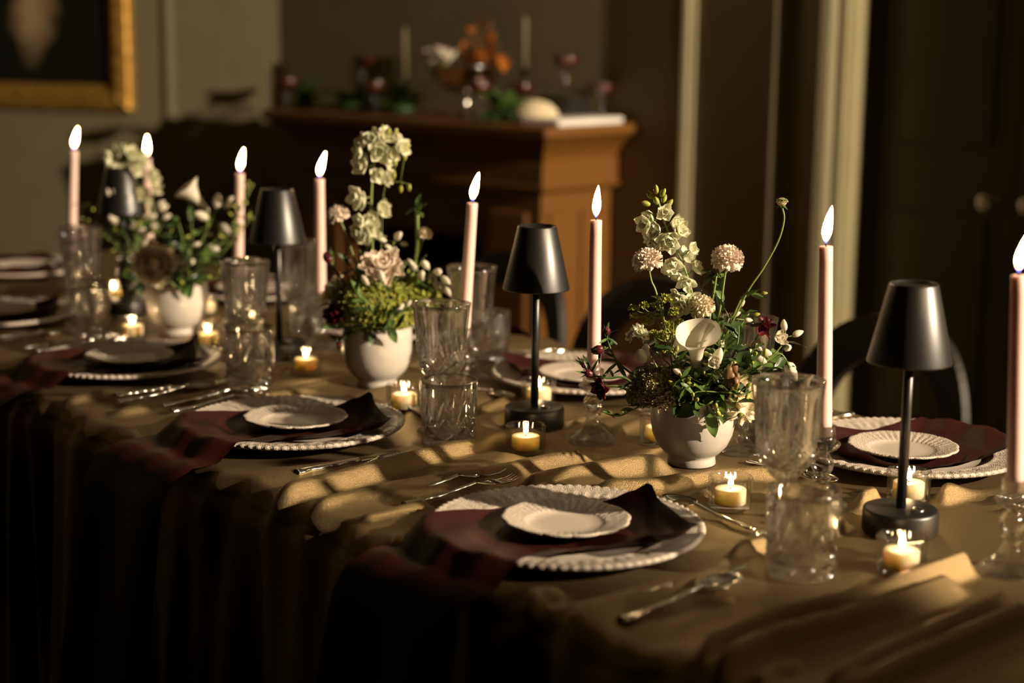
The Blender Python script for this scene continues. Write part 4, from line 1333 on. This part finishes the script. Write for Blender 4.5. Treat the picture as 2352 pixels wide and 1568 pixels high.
# ------------------------------------------------------------------ bouquet in the nearest vase
B = Bouquet(POS['vase'][0], 'the nearest bouquet', 21)
B.larkspur('white-green larkspur spike rising tall in the nearest bouquet', [(1604, 880), (1592, 690), (1562, 590), (1530, 520), (1510, 455)],
    [(1498, 492, .8), (1526, 488, .85), (1487, 512, .9), (1512, 522, 1), (1540, 512, .95), (1556, 530, .95), (1530, 540, 1.05), (1500, 540, .9), (1520, 556, .9), (1543, 558, .95), (1508, 566, .7),
     (1583, 574, .8), (1546, 600, 1), (1572, 598, 1.05), (1590, 618, 1), (1560, 624, .95), (1575, 642, 1), (1536, 616, .8), (1562, 684, .95), (1585, 690, 1), (1568, 704, .9), (1556, 672, .6)], -.01, .0175,
    [(1500, 456), (1518, 452), (1508, 446), (1494, 470), (1522, 466), (1510, 470), (1532, 476)])
B.scabiosa('blush scabiosa pompom left of the larkspur in the nearest bouquet', (1486, 596), [(1560, 900), (1512, 690), (1496, 645)], 34, -.02, 0, (-.2, -.2, 1))
B.scabiosa('blush scabiosa pompom right of the larkspur in the nearest bouquet', (1671, 591), [(1622, 880), (1652, 720), (1664, 640)], 36, -.01, 1, (.25, -.2, 1))
B.scabiosa('cream scabiosa leaning forward under the larkspur in the nearest bouquet', (1611, 702), [(1600, 860), (1606, 760)], 29, -.035, 2, (.1, -.5, .9))
t, b = B.root('scabiosa_seed_head', 'green scabiosa seed head on a long bent stem above the nearest bouquet', 'flower')
hp = B.at(1796, 470, -.02)
B.stem(t, b, [B.at(1640, 830, -.02), B.at(1711, 681, -.02), B.at(1752, 618, -.02), B.at(1787, 555, -.02), B.at(1801, 505, -.02), B.at(1797, 478, -.02)], .0015, tip=.8)
put('seed_head', FM['pod'], t, mtx=frame_mtx(hp - b, (-.05, 0, 1), 0, .0125))
put('calyx', FM['calyx'], t, mtx=frame_mtx(hp - b + Vector((0, 0, .001)), (0, 0, 1), 0, (.024, .024, .012)))
for k in range(6):
    a = k * 1.05
    B.leaf(t, b, hp, Vector((math.cos(a), math.sin(a), -.5)), .012, kind='blade', wide=1.6)
B.calla('cream calla lily open like a bowl at the heart of the nearest bouquet', (1589, 778), (1600, 846), 58, Vector(-FW * .62 + Vector((0, 0, 1)) - RT * .12), -.055, [(1600, 900)], 1.2)
B.winebuds('stem of burgundy ranunculus buds reaching left from the nearest bouquet', [(1500, 905), (1455, 862), (1420, 832), (1402, 800), (1394, 775)], [(1393, 760, 12), (1373, 803, 15)], -.045, 12)
B.winebuds('lower stem of burgundy buds at the left tip of the nearest bouquet', [(1500, 925), (1440, 870), (1395, 868), (1362, 862)], [(1354, 858, 14), (1340, 840, 6)], -.05, 10)
B.rose('dark burgundy cosmos hanging at the left of the nearest bouquet', 'cosmos_flower', 'flower', (1378, 893), 25, 'wine_petal', -.05, -RT * .5 - FW * .6 + Vector((0, 0, -.2)), ((6, .6, .8), (7, 1.0, .1)), [(1490, 930), (1430, 890)])
B.sprig('small green sprig curling out low on the left of the nearest bouquet', [(1490, 925), (1455, 940), (1420, 955), (1382, 944)], 9, (.012, .022), -.055, 'leaf')
B.rose('dark burgundy cosmos at the right of the nearest bouquet', 'cosmos_flower', 'flower', (1758, 745), 27, 'wine_petal', -.02, RT * .5 - FW * .2 + Vector((0, 0, .7)), ((5, .8, 1.1), (5, .95, .6), (4, 1.1, -.9)), [(1650, 860), (1720, 800)])
B.jasmine('white mock orange sprig reaching right from the nearest bouquet', [(1650, 900), (1720, 862), (1760, 828), (1790, 800), (1805, 775)],
    [(1802, 752, 1.1), (1828, 768, 1.1), (1806, 797, 1.25), (1745, 800, .9)], [(1784, 780, .030, .4, .4)], 5, -.03)
B.jasmine('drooping white mock orange bell at the far right of the nearest bouquet', [(1680, 890), (1760, 830), (1790, 812), (1806, 826)], [(1812, 842, 1.9), (1818, 852, 1.5)], (), 3, -.03)
B.jasmine('white mock orange buds above the calla in the nearest bouquet', [(1640, 870), (1650, 800), (1675, 730)], [(1690, 722, .9), (1702, 700, .8), (1716, 735, .8), (1660, 700, .7), (1655, 790, 1.3), (1672, 770, .9)], (), 6, .0)
B.jasmine('white petalled blossom below the calla in the nearest bouquet', [(1620, 890), (1640, 850)], [(1634, 835, 2.0), (1648, 825, 1.6), (1560, 855, .9)], [(1640, 832, .026, .0, .2)], 4, -.07)
B.rose('large cream garden rose low on the right of the nearest bouquet', 'garden_rose', 'flower', (1700, 896), 52, 'cream_petal', -.05, RT * .5 - FW * .75 + Vector((0, 0, .15)),
    ((5, .45, 1.25), (7, .75, .9), (9, 1.0, .45), (9, 1.15, 0), (6, 1.2, -.45)), [(1650, 910)])
B.rose('cream rose bloom drooping over the rim of the nearest vase', 'garden_rose', 'flower', (1722, 945), 32, 'cream_petal', -.02, RT * .7 - FW * .5 + Vector((0, 0, -.4)), ((5, .6, 1.1), (7, .9, .5), (7, 1.15, -.1)), [(1665, 925)])
B.umbel('fine lime umbel spray left of the larkspur in the nearest bouquet', [(1560, 880), (1520, 760), (1500, 720)], [(1455, 711, 9), (1457, 729, 9), (1500, 730, 13), (1526, 692, 15), (1535, 752, 15), (1490, 745, 11), (1545, 765, 13), (1510, 705, 11), (1478, 705, 9)], 'lime', -.01, 22)
B.umbel('fine lime umbel spray in front of the larkspur in the nearest bouquet', [(1575, 880), (1545, 790)], [(1520, 775, 14), (1548, 720, 12), (1530, 810, 14), (1560, 745, 10), (1500, 770, 10)], 'lime', -.03, 22)
t, b = B.root('white_stock_bloom', 'small white stock bloom with green flecks at the left of the nearest bouquet', 'flower')
hp = B.at(1470, 775, -.03)
B.stem(t, b, [B.at(1520, 860, -.03), hp], .0018)
for k in range(6):
    d = Vector((B.q.uniform(-1, .6), B.q.uniform(-1, .3), B.q.uniform(-.3, 1)))
    put('floret', FM['wfloret' if k % 2 else 'floret'][k % 3], t, mtx=frame_mtx(hp - b + d * .008, d - FW * .5, k, .022))
B.jasmine('white petal blossom beside the stock bloom in the nearest bouquet', [(1510, 880), (1484, 835)], [(1476, 822, 1.8), (1484, 815, 1.5)], (), 2, -.045)
B.mound('olive-brown lace flower dome spilling over the left rim of the nearest vase', (1508, 905), 62, 62, 'olive_seed', -.035, 1700, .0015)
t, b = B.root('brown_seed_pods', 'dark brown seed pods in front of the rose in the nearest bouquet', 'flower')
B.stem(t, b, [B.at(1660, 880, -.075), B.at(1682, 830, -.08)], .0016)
for k in range(6):
    hp = B.at(1686 + B.q.uniform(-14, 12), 845 + B.q.uniform(-22, 22), -.08 + B.q.uniform(-.01, .01))
    put('pod', FM['brbud'], t, mtx=frame_mtx(hp - b, (B.q.uniform(-.3, .3), B.q.uniform(-.3, .3), -1), 0, .020))
t, b = B.root('green_stalk', 'pale green upright stalk beside the right scabiosa in the nearest bouquet', 'flower')
B.stem(t, b, [B.at(1610, 860, .0), B.at(1632, 720, .0), B.at(1646, 630, .0)], .0036, tip=.35)
for k in range(7):
    B.leaf(t, b, B.at(1648 + B.q.uniform(-10, 14), 632 + B.q.uniform(-8, 8), B.q.uniform(-.01, .01)), Vector((B.q.uniform(-1, 1), B.q.uniform(-1, 1), B.q.uniform(-.6, .9))), .026)
LB = 'leafy sprig %s in the nearest bouquet'
WH = ('right of the calla', 'behind the brown pods', 'low at the right of centre', 'left of the calla', 'under the calla', 'over the lace dome', 'over the right vase rim', 'at the front centre', 'behind the stock bloom', 'below the seed head stem', 'under the drooping scabiosa', 'below the left pompom', 'beside the garden rose', 'behind the lace dome', 'at the foot of the seed head')
for wh_, (pts, off) in zip(WH, (([(1640, 880), (1690, 800), (1697, 745)], -.05), ([(1650, 890), (1700, 850), (1712, 800)], -.06), ([(1600, 900), (1640, 870), (1690, 880)], -.07), ([(1570, 900), (1560, 860), (1545, 800)], -.05),
                 ([(1600, 910), (1610, 870), (1640, 810)], -.06), ([(1560, 930), (1540, 900), (1580, 860)], -.065), ([(1620, 930), (1650, 915), (1690, 925)], -.075), ([(1590, 920), (1600, 900), (1650, 900)], -.08),
                 ([(1570, 870), (1520, 820), (1490, 790)], .01), ([(1630, 860), (1680, 780), (1720, 720)], .02), ([(1600, 860), (1590, 780), (1600, 720)], .02), ([(1560, 850), (1530, 760), (1520, 690)], .015),
                 ([(1660, 900), (1720, 880), (1750, 850)], -.01), ([(1540, 920), (1500, 900), (1470, 880)], .0), ([(1640, 850), (1700, 690), (1735, 678)], -.01))):
    B.sprig(LB % wh_, pts, 9, (.022, .040), off, 'leaf', 2, first=.3)
B.jasmine('cream bud cluster beside the dark cosmos of the nearest bouquet', [(1650, 900), (1710, 830), (1730, 800)], [(1722, 812, 1.5), (1738, 822, 1.6), (1712, 800, 1.3), (1750, 808, 1.4), (1700, 815, 1.2)], [(1730, 795, .020, .1, .3)], 5, -.02)
for wh_, (pts, off) in zip(('between the calla and the pods', 'right of the brown pods', 'above the garden rose', 'under the mock orange', 'behind the calla', 'low between dome and calla'),
        (([(1630, 880), (1650, 840), (1670, 790)], -.065), ([(1660, 890), (1715, 840), (1725, 815)], -.05), ([(1660, 890), (1720, 860), (1750, 840)], -.05), ([(1650, 890), (1740, 830), (1780, 815)], -.01),
         ([(1600, 870), (1640, 770), (1660, 700)], .0), ([(1560, 930), (1570, 880), (1590, 860)], -.075))):
    B.sprig('narrow-leaved sprig %s in the nearest bouquet' % wh_, pts, 10, (.024, .044), off, 'leaf', 3, first=.3)
def hang_leaf(Bq, label, x0, y0, x1, y1, off, k, wide=1.0):
    t, b = Bq.root('hanging_leaf_sprig', label, 'foliage')
    a = Bq.at(x0, y0, off); c = Bq.at(x1, y1, off)
    Bq.stem(t, b, [a], .0014)
    put('leaf', FM['leaf'][k], t, mtx=orient(a - b, c - a, -FW + Vector((0, 0, .3)), ((c - a).length * wide, (c - a).length, (c - a).length)))
    return t, b
hang_leaf(B, 'pointed green leaf hanging over the front of the nearest vase', 1628, 945, 1645, 1008, -.072, 0, 1.2)
hang_leaf(B, 'broad dark leaf lying along the rim of the nearest vase', 1610, 925, 1552, 958, -.072, 1, 1.4)
hang_leaf(B, 'long upright dark leaf right of the calla in the nearest bouquet', 1694, 800, 1698, 735, -.05, 3, 1.0)
hang_leaf(B, 'big dark drooping leaf below the brown pods in the nearest bouquet', 1712, 790, 1702, 870, -.07, 3, 1.1)
B.sprig('bud-tipped green sprig trailing over the front rim of the nearest vase', [(1640, 945), (1650, 955), (1672, 965)], 5, (.014, .022), -.078, 'leaf', 6)
B.sprig('bud-tipped green sprig crossing the garden rose of the nearest bouquet', [(1660, 900), (1700, 905), (1735, 895)], 5, (.016, .026), -.085, 'leaf', 6)

# ------------------------------------------------------------------ bouquet in the middle vase
B2 = Bouquet(POS['vase'][1], 'the middle bouquet', 5)
B2.larkspur('tall white larkspur spike crowning the middle bouquet', [(862, 740), (855, 560), (853, 466), (857, 390), (868, 340)],
    [(840, 335, 1.1), (860, 322, 1.1), (880, 318, 1.2), (900, 325, 1.1), (916, 340, 1), (872, 345, 1.2), (893, 350, 1.1), (832, 348, .9), (885, 366, .9), (838, 381, 1.1), (846, 372, .8), (868, 398, 1), (884, 402, 1.1), (876, 414, .8),
     (826, 452, 1.1), (838, 462, .9), (868, 478, 1.1), (880, 488, .8), (836, 510, 1.1), (850, 524, 1), (842, 540, 1), (862, 548, .9), (828, 530, .9), (856, 505, .9)], .0, .0185, [(876, 304), (902, 312), (925, 338), (888, 310), (860, 310)])
B2.scabiosa('blush scabiosa at the upper left of the middle bouquet', (775, 491), [(850, 740), (818, 610), (792, 530)], 26, -.01, 0, (-.2, -.2, 1))
B2.scabiosa('yellow-green scabiosa bud at the right of the middle bouquet', (976, 535), [(900, 740), (955, 600), (968, 560)], 17, .0, 2, (.2, 0, 1))
t, b = B2.root('green_stalk', 'thick green stalk with a leafy tuft at the right of the middle bouquet', 'flower')
B2.stem(t, b, [B2.at(900, 740), B2.at(955, 600), B2.at(958, 478)], .0045, tip=.8)
for k in range(10):
    B2.leaf(t, b, B2.at(958 + B2.q.uniform(-5, 5), 478 + B2.q.uniform(-6, 14)), Vector((B2.q.uniform(-1, 1), B2.q.uniform(-1, 1), B2.q.uniform(-.4, 1))), .022)
B2.rose('large cream dahlia in the centre of the middle bouquet', 'dahlia_flower', 'flower', (877, 608), 46, 'pink_petal', -.05, -FW * .5 + Vector((0, 0, .8)), ((6, .4, 1.2), (9, .6, .9), (11, .8, .55), (13, 1.0, .2), (12, 1.05, -.1)), [(870, 680)])
B2.rose('big cream bloom half hidden at the left of the middle bouquet', 'garden_rose', 'flower', (765, 668), 40, 'cream_petal', .03, -RT * .6 - FW * .3 + Vector((0, 0, .5)), ((5, .5, 1.2), (7, .8, .7), (8, 1.1, .1)), [(820, 720)])
B2.rose('dark burgundy ranunculus low at the left of the middle bouquet', 'ranunculus_flower', 'flower', (766, 722), 27, 'wine_petal', -.06, -RT * .3 - FW * .9 + Vector((0, 0, .1)), ((5, .5, 1.25), (6, .75, 1.0), (8, .95, .7), (8, 1.0, .3)), [(820, 750)])
B2.winebuds('burgundy bud on a thin stem left of the middle bouquet', [(840, 740), (790, 650), (765, 610)], [(753, 592, 15)], -.03, 5)
B2.winebuds('small burgundy bud trailing at the lower left of the middle vase', [(830, 755), (790, 770), (778, 785)], [(778, 792, 9)], -.05, 8)
B2.mound('dense lime green filler mound of the middle bouquet', (858, 715), 98, 82, 'lime', -.005, 1500, .0024, 'lady_mantle_mound', None, 'flower')
B2.mound('second lime green filler clump at the right of the middle bouquet', (945, 690), 62, 55, 'lime', .01, 700, .0022, 'lady_mantle_mound', None, 'flower')
B2.jasmine('white bud sprig at the right of the middle bouquet', [(920, 730), (960, 650), (1000, 620)], [(980, 612, 1.4), (1004, 624, 1.5), (1020, 640, 1.4), (968, 637, 1.5), (952, 616, 1.3), (990, 637, 1.4), (1012, 655, 1.3), (1026, 665, 1.2), (945, 605, 1), (1000, 650, 1.2)], (), 8, -.02)
B2.jasmine('upper white bud sprig in the middle bouquet', [(880, 700), (895, 600), (905, 555)], [(913, 545, 1.4), (882, 552, 1), (925, 560, .9), (895, 570, 1), (908, 575, .9)], (), 6, .01)
B2.jasmine('white bud sprig low in front of the middle bouquet', [(880, 750), (905, 730)], [(916, 714, 1.5), (878, 640, 1.4), (842, 648, 1.3), (935, 700, 1)], (), 4, -.08)
t, b = B2.root('quaking_grass', 'thin grass stem with hanging seeds at the top of the middle bouquet', 'flower')
pth = B2.stem(t, b, [B2.at(870, 740), B2.at(876, 560), B2.at(884, 430), B2.at(915, 418), B2.at(940, 424)], .0008)
for (x, y) in ((921, 434), (940, 430), (908, 374), (905, 403), (893, 408), (930, 360)):
    hp = B2.at(x, y)
    put('seed', FM['gbud'], t, mtx=frame_mtx(hp - b + Vector((0, 0, .006)), (0, 0, -1), 0, .013))
    near = min(pth, key=lambda c: (c - hp).length); B2.twig(t, b, [near, hp + Vector((0, 0, .006))], .0005)
WH2 = ('left of the dahlia', 'right of the dahlia', 'under the blush scabiosa', 'under the right buds', 'at the front right', 'at the lower left', 'behind the dahlia', 'at the foot of the thick stalk', 'above the dark ranunculus', 'at the front centre', 'at the far right')
for wh_, (pts, off) in zip(WH2, (([(860, 740), (800, 690), (770, 660)], -.04), ([(870, 730), (900, 660), (930, 610)], -.03), ([(850, 740), (820, 640), (800, 600)], .0), ([(890, 740), (950, 700), (990, 690)], -.03), ([(880, 745), (890, 720), (930, 720)], -.08),
                 ([(850, 745), (810, 740), (780, 750)], -.05), ([(860, 720), (850, 640), (835, 590)], .02), ([(880, 720), (930, 650), (970, 600)], .02), ([(845, 750), (800, 720), (770, 700)], -.06), ([(860, 740), (850, 700), (820, 680)], -.085), ([(900, 735), (960, 670), (1010, 650)], .0))):
    B2.sprig('green leafy sprig %s in the middle bouquet' % wh_, pts, 9, (.024, .042), off, 'leaf', 1, first=.3)
hang_leaf(B2, 'pointed leaf hanging over the front of the middle vase', 893, 748, 912, 790, -.075, 0, 1.3)

# ------------------------------------------------------------------ bouquet with the calla lily, left vase
B3 = Bouquet(POS['vase'][2], 'the left bouquet', 9)
B3.calla('white calla lily bent to the left above the left vase', (440, 440), (476, 486), 40, Vector(-RT * .62 + Vector((0, 0, .75)) - FW * .1), .0, [(430, 640), (470, 540)], 2.6)
B3.rose('large cream dahlia at the left of the left vase', 'dahlia_flower', 'flower', (357, 606), 50, 'cream_petal', -.075, -FW * .7 + RT * .45 + Vector((0, 0, .25)), ((7, .4, 1.25), (10, .6, 1.0), (12, .8, .7), (14, 1.0, .35), (12, 1.05, 0)), [(400, 655)])
B3.jasmine('white bud spray rising right of the calla in the left bouquet', [(420, 640), (470, 540), (498, 480)], [(499, 469, 2.3), (469, 498, 2.3), (514, 522, 2.6), (485, 567, 2), (526, 460, 1.2), (520, 475, 1.2), (534, 545, 1.5), (455, 560, 1.2), (500, 550, 1.2), (442, 600, 1.5), (470, 590, 1.3)], (), 8, -.03, .014)
B3.sprig('thin green sprig reaching right past the taper in the left bouquet', [(440, 640), (530, 520), (578, 430)], 8, (.014, .022), .02, 'leaf', 9, first=.6)
B3.sprig('second thin green sprig at the right of the left bouquet', [(440, 640), (530, 560), (576, 498)], 8, (.014, .022), .01, 'leaf', 9, first=.6)
WH3 = ('above the dahlia', 'at the right under the buds', 'at the lower right', 'under the calla', 'behind the dahlia', 'over the right vase rim', 'at the front centre', 'beside the taper', 'at the front rim', 'behind the calla')
for wh_, (pts, off) in zip(WH3, (([(410, 650), (420, 560), (410, 510)], -.03), ([(420, 650), (470, 580), (500, 560)], -.04), ([(420, 650), (480, 610), (530, 600)], -.03), ([(420, 650), (450, 600), (470, 540)], .0), ([(400, 655), (400, 600), (390, 550)], .0),
                 ([(420, 655), (450, 640), (500, 640)], -.06), ([(420, 650), (440, 610), (430, 570)], -.06), ([(430, 650), (500, 570), (530, 530)], .02), ([(425, 660), (430, 650), (470, 650)], -.075), ([(420, 640), (440, 560), (440, 510)], .03))):
    B3.sprig('green leafy sprig %s in the left bouquet' % wh_, pts, 10, (.028, .046), off, 'leaf', 3, first=.3)
hang_leaf(B3, 'pointed leaf hanging over the front of the left vase', 434, 645, 433, 690, -.075, 0, 1.3)

# ------------------------------------------------------------------ leftmost bouquet
B4 = Bouquet(POS['vase'][3], 'the leftmost bouquet', 13, -.13)
B4.larkspur('white-green larkspur cluster topping the leftmost bouquet', [(320, 640), (305, 520), (292, 420), (286, 360)],
    [(262, 362, 1.2), (280, 352, 1.3), (300, 356, 1.2), (316, 366, 1.2), (272, 380, 1.2), (292, 376, 1.3), (284, 392, 1.1), (310, 388, 1), (278, 430, 1.1), (298, 425, 1.2), (315, 440, 1.1), (285, 450, 1.2), (305, 462, 1.2), (280, 470, 1), (330, 460, 1),
     (345, 410, 1.1), (350, 432, 1), (340, 398, .9)], .0, .020, [(255, 372), (290, 344), (320, 352)])
B4.sprig('thin green budded sprig reaching left from the leftmost bouquet', [(310, 640), (260, 505), (185, 468)], 8, (.014, .024), .0, 'leaf', 14, first=.55)
B4.sprig('second budded sprig at the lower left of the leftmost bouquet', [(310, 640), (250, 540), (200, 505)], 8, (.014, .024), .0, 'leaf', 14, first=.5)
B4.jasmine('white bud spray in the middle of the leftmost bouquet', [(320, 640), (290, 540), (270, 510)], [(264, 507, 2.4), (250, 447, 1.4), (262, 446, 1.4), (300, 520, 1.5), (320, 530, 1.6), (345, 500, 1.6), (370, 480, 1.8), (378, 500, 1.6), (350, 520, 1.6), (330, 560, 1.6), (366, 470, 1.5)], (), 8, -.02, .014)
WH4 = ('at the lower left', 'at the left', 'at the front centre', 'at the right', 'at the lower right', 'low at the front', 'under the larkspur', 'before the taper')
for wh_, (pts, off) in zip(WH4, (([(320, 650), (270, 570), (240, 540)], .0), ([(320, 650), (290, 560), (250, 500)], .0), ([(325, 650), (320, 560), (300, 500)], -.03), ([(330, 650), (350, 560), (370, 520)], -.02), ([(330, 650), (360, 580), (380, 560)], .0),
                 ([(320, 650), (300, 590), (270, 560)], -.04), ([(325, 640), (310, 540), (320, 480)], .02), ([(330, 640), (340, 540), (350, 480)], .02))):
    B4.sprig('green leafy sprig %s in the leftmost bouquet' % wh_, pts, 9, (.030, .048), off, 'leaf', 3, first=.35)

# ------------------------------------------------------------------ things on the mantel shelf
MZ = 1.0701
def on_mantel(px, py, dmin=.05, dmax=.38):
    q = at_z(px, py, MZ); l = wl(q)
    y = max(-dmax, min(-dmin, l.y)); x = max(ML + .05, min(-.05, l.x))
    # keep the picture column when the depth had to be changed
    if abs(y - l.y) > 1e-6:
        d = q - CAMO; d.z = 0
        for k in range(400):
            c = CAMO + d * (.7 + k * .0015); c.z = MZ
            if abs(wl(c).y - y) < .004: x = max(ML + .05, min(-.05, wl(c).x)); break
    r = W0 + WX * x - WN * y
    r.z = MZ
    return r
def coupe(label, p, h=.13, r=.046, drink=True):
    t = thing('coupe_glass', label, 'glass', p, 0, 'coupe glasses on the mantel')
    prof = [(0, 0), (.030, 0), (.031, .0015), (.012, .004), (.0035, .012), (.003, h - .055), (.006, h - .048), (.030, h - .036), (r - .003, h - .018), (r, h),
            (r - .0015, h), (r - .0045, h - .0175), (.029, h - .0335), (.005, h - .045), (0, h - .046)]
    put('glass', MB().lathe(prof, 36).mesh('glass', M['coupe_glass']), t)
    if drink:
        put('drink', MB().lathe([(0, h - .0440), (.006, h - .0435), (.0285, h - .0325), (r - .0062, h - .0185), (r - .0048, h - .011), (0, h - .011)], 32).mesh('drink', M['red_drink']), t)
    return t
coupe('coupe of red cocktail at the right end of the mantel', on_mantel(1380, 268), .125)
coupe('coupe of red cocktail just left of the cream hydrangea on the mantel', on_mantel(1196, 275), .12)
coupe('coupe of red cocktail in the middle of the mantel front', on_mantel(1100, 272), .12)
coupe('coupe of red cocktail near the left end of the mantel', on_mantel(660, 256), .115)
coupe('coupe of red cocktail left of the pedestal bowl on the mantel', on_mantel(860, 262), .115)
# a small two-step riser at the back carries two more coupes
def riser(label, p, h):
    t = thing('mirrored_riser', label, 'riser', p, WROT, 'risers on the mantel')
    put('plinth_block', bevel_mesh(MB().box(-.06, .06, -.05, .05, 0, h - .006).mesh('plinth_block', M['black_wood'], False), .002, 1), t)
    put('mirror_top', bevel_mesh(MB().box(-.063, .063, -.053, .053, h - .006, h).mesh('mirror_top', M['silver'], False), .0015, 1), t)
p1 = W0 + WX * -.20 + WN * .12 + Vector((0, 0, MZ)); riser('dark riser block under the right raised coupe', p1, .085)
p2 = W0 + WX * -1.12 + WN * .14 + Vector((0, 0, MZ)); riser('dark riser block under the left raised coupe', p2, .07)
coupe('coupe of red cocktail raised on a block right of the pedestal bowl', p1 + Vector((0, 0, .0852)), .125)
coupe('coupe of red cocktail raised on a block at the left of the mantel', p2 + Vector((0, 0, .0702)), .12)
# silver pedestal bowl
pbp = W0 + WX * -.54 + WN * .22 + Vector((0, 0, MZ))
t = thing('pedestal_bowl', 'silver pedestal bowl of flowers in the middle of the mantel', 'bowl', pbp)
put('foot', MB().lathe([(0, 0), (.06, 0), (.062, .004), (.045, .012), (.016, .03), (.012, .06), (.018, .075), (0, .075)], 36).mesh('foot', M['silver']), t)
put('bowl', MB().lathe([(0, .075), (.03, .076), (.07, .09), (.105, .12), (.12, .165), (.123, .168), (.117, .165), (.10, .122), (.06, .096), (0, .088)], 48).mesh('bowl', M['silver']), t)
qq = random.Random(77)
for i, (dx, dy, dz, r, mm, lab) in enumerate(((-.13, -.03, .185, .045, 'white_petal', 'white rose at the left rim of the pedestal bowl'), (.0, -.09, .185, .048, 'white_petal', 'white rose at the front rim of the pedestal bowl'),
                                     (-.065, -.05, .20, .04, 'pink_petal', 'blush rose between the white roses in the pedestal bowl'))):
    c = pbp + WX * dx + WN * (-dy) + Vector((0, 0, dz))
    f = thing('rose_bloom', lab, 'flower', c, 0, 'roses in the pedestal bowl')
    for (n, ln, el) in ((5, .5, 1.2), (7, .8, .7), (8, 1.0, .2)):
        for k in range(n):
            az = 2 * PI * k / n + n; e = el + qq.uniform(-.1, .1)
            d = Vector((math.cos(az) * math.cos(e), math.sin(az) * math.cos(e), math.sin(e)))
            inn = Vector((-math.cos(az) * math.sin(e), -math.sin(az) * math.sin(e), math.cos(e)))
            put('petal', FM['petal'][mm][k % 3], f, mtx=orient(-d * .01, d, inn, r * ln))
    put('stem', MB().tube([(0, 0, -.01), (-dx * .4, -dy * .3, -.085)], .003, 6).mesh('stem', M['stem']), f)
ORL = MB().add(*leaf_geo(.065, .036, .3, .3)).mesh('leaf', M['orange_leaf'])
obr = thing('orange_leaf_branch', 'spray of burnt orange leaves standing in the pedestal bowl', 'branch', pbp + Vector((0, 0, .10)))
for k, (dx, dz) in enumerate(((.03, .19), (.09, .20), (.13, .13), (.0, .13), (.16, .09))):
    tip = WX * dx + Vector((0, 0, dz)) + WN * qq.uniform(-.03, .03)
    put('branch_stem', MB().tube(bez((0, 0, 0), (dx * .2, 0, dz * .6), tip), .0025, 6).mesh('branch_stem', M['brown_pod']), obr)
    for j in range(6):
        pos = tip * (.35 + .65 * j / 5)
        put('leaf', ORL, obr, mtx=orient(pos, Vector((qq.uniform(-1, 1), qq.uniform(-1, 1), qq.uniform(-.3, 1))), None, 1.0))
# cream hydrangea, dark greenery, tall candlesticks and cards
hyd = on_mantel(1228, 280)
t = thing('hydrangea_bunch', 'cream hydrangea bunch lying on the mantel right of the bowl', 'flower', hyd)
mb = MB()
for k in range(160):
    tt = (k + .5) / 160; el = math.acos(1 - tt * 1.05); az = k * 2.39996
    d = Vector((math.sin(el) * math.cos(az), math.sin(el) * math.sin(az), math.cos(el)))
    for g in range(4): mb.add(*petal_geo(.012, .011, .3, .2, 2, 2), frame_mtx(Vector((d.x * .078, d.y * .06, .012 + d.z * .05)), d, g * 1.57 + k) @ Matrix.Rotation(.3, 4, 'X'))
o = put('florets', mb.mesh('florets', M['cream_petal']), t); o['kind'] = 'stuff'
put('core', MB().ball((0, 0, .03), .05, 14, 8, (1.2, .9, .6)).mesh('core', M['leaf_dark']), t)
for k in range(6): put('leaf', FM['leaf'][k % 4], t, mtx=orient((0, 0, .01), (math.cos(k * 1.05), math.sin(k * 1.05), .15), None, .11))
for i, (dx, dd, lab) in enumerate(((-.30, .30, 'dark greenery clump right of the pedestal bowl'), (-.78, .28, 'dark greenery clump left of the pedestal bowl'), (-1.0, .30, 'dark greenery clump at the left of the mantel'), (-1.30, .26, 'dark greenery clump at the left end of the mantel'))):
    t = thing('greenery_clump', lab, 'foliage', W0 + WX * dx + WN * dd + Vector((0, 0, MZ)), 0, 'greenery on the mantel')
    put('moss_base', MB().ball((0, 0, .018), .05, 12, 6, (1, 1, .36)).mesh('moss_base', M['leaf_dark']), t)
    for k in range(22):
        a = qq.uniform(0, 6.28); e = qq.uniform(.1, 1.3)
        put('leaf', FM['leaf'][k % 4], t, mtx=orient((0, 0, .02), (math.cos(a) * math.cos(e), math.sin(a) * math.cos(e), math.sin(e)), None, qq.uniform(.07, .13)))
for (x, dd, h, lab) in ((-.42, .07, .33, 'unlit ivory taper at the back of the mantel, right of centre'), (-.98, .07, .29, 'unlit ivory taper at the back of the mantel, left of centre')):
    p = W0 + WX * x + WN * dd + Vector((0, 0, MZ))
    tag(put('glass_candlestick', ST, None, p), 'glass candlestick under the ' + lab[6:], 'candlestick', 'pressed glass candlesticks')
    t = thing('taper_candle', lab, 'candle', p + Vector((0, 0, .0965)), 0, 'unlit tapers on the mantel')
    put('wax', MB().lathe([(0, 0), (.0104, 0), (.009, h - .11), (.004, h - .1), (0, h - .1)], 20).mesh('wax', M['shaded_wax']), t)
    put('wick', MB().tube([(0, 0, h - .102), (0, 0, h - .09)], .0008, 5).mesh('wick', M['wick']), t)
pc = W0 + WX * -.10 + WN * .20 + Vector((0, 0, MZ))
for k in range(4):
    tag(put('menu_card', bevel_mesh(MB().box(-.075, .075, -.155, .155, 0, .0045).mesh('menu_card', M['paper'], False), .001, 1), None, pc + Vector((0, 0, .0047 * k)), (0, 0, WROT + .02 * math.sin(k * 2.1))),
        ('topmost', 'second', 'third', 'bottom')[3 - k] + ' white card of the stack on the right end of the mantel', 'card', 'stack of white cards')
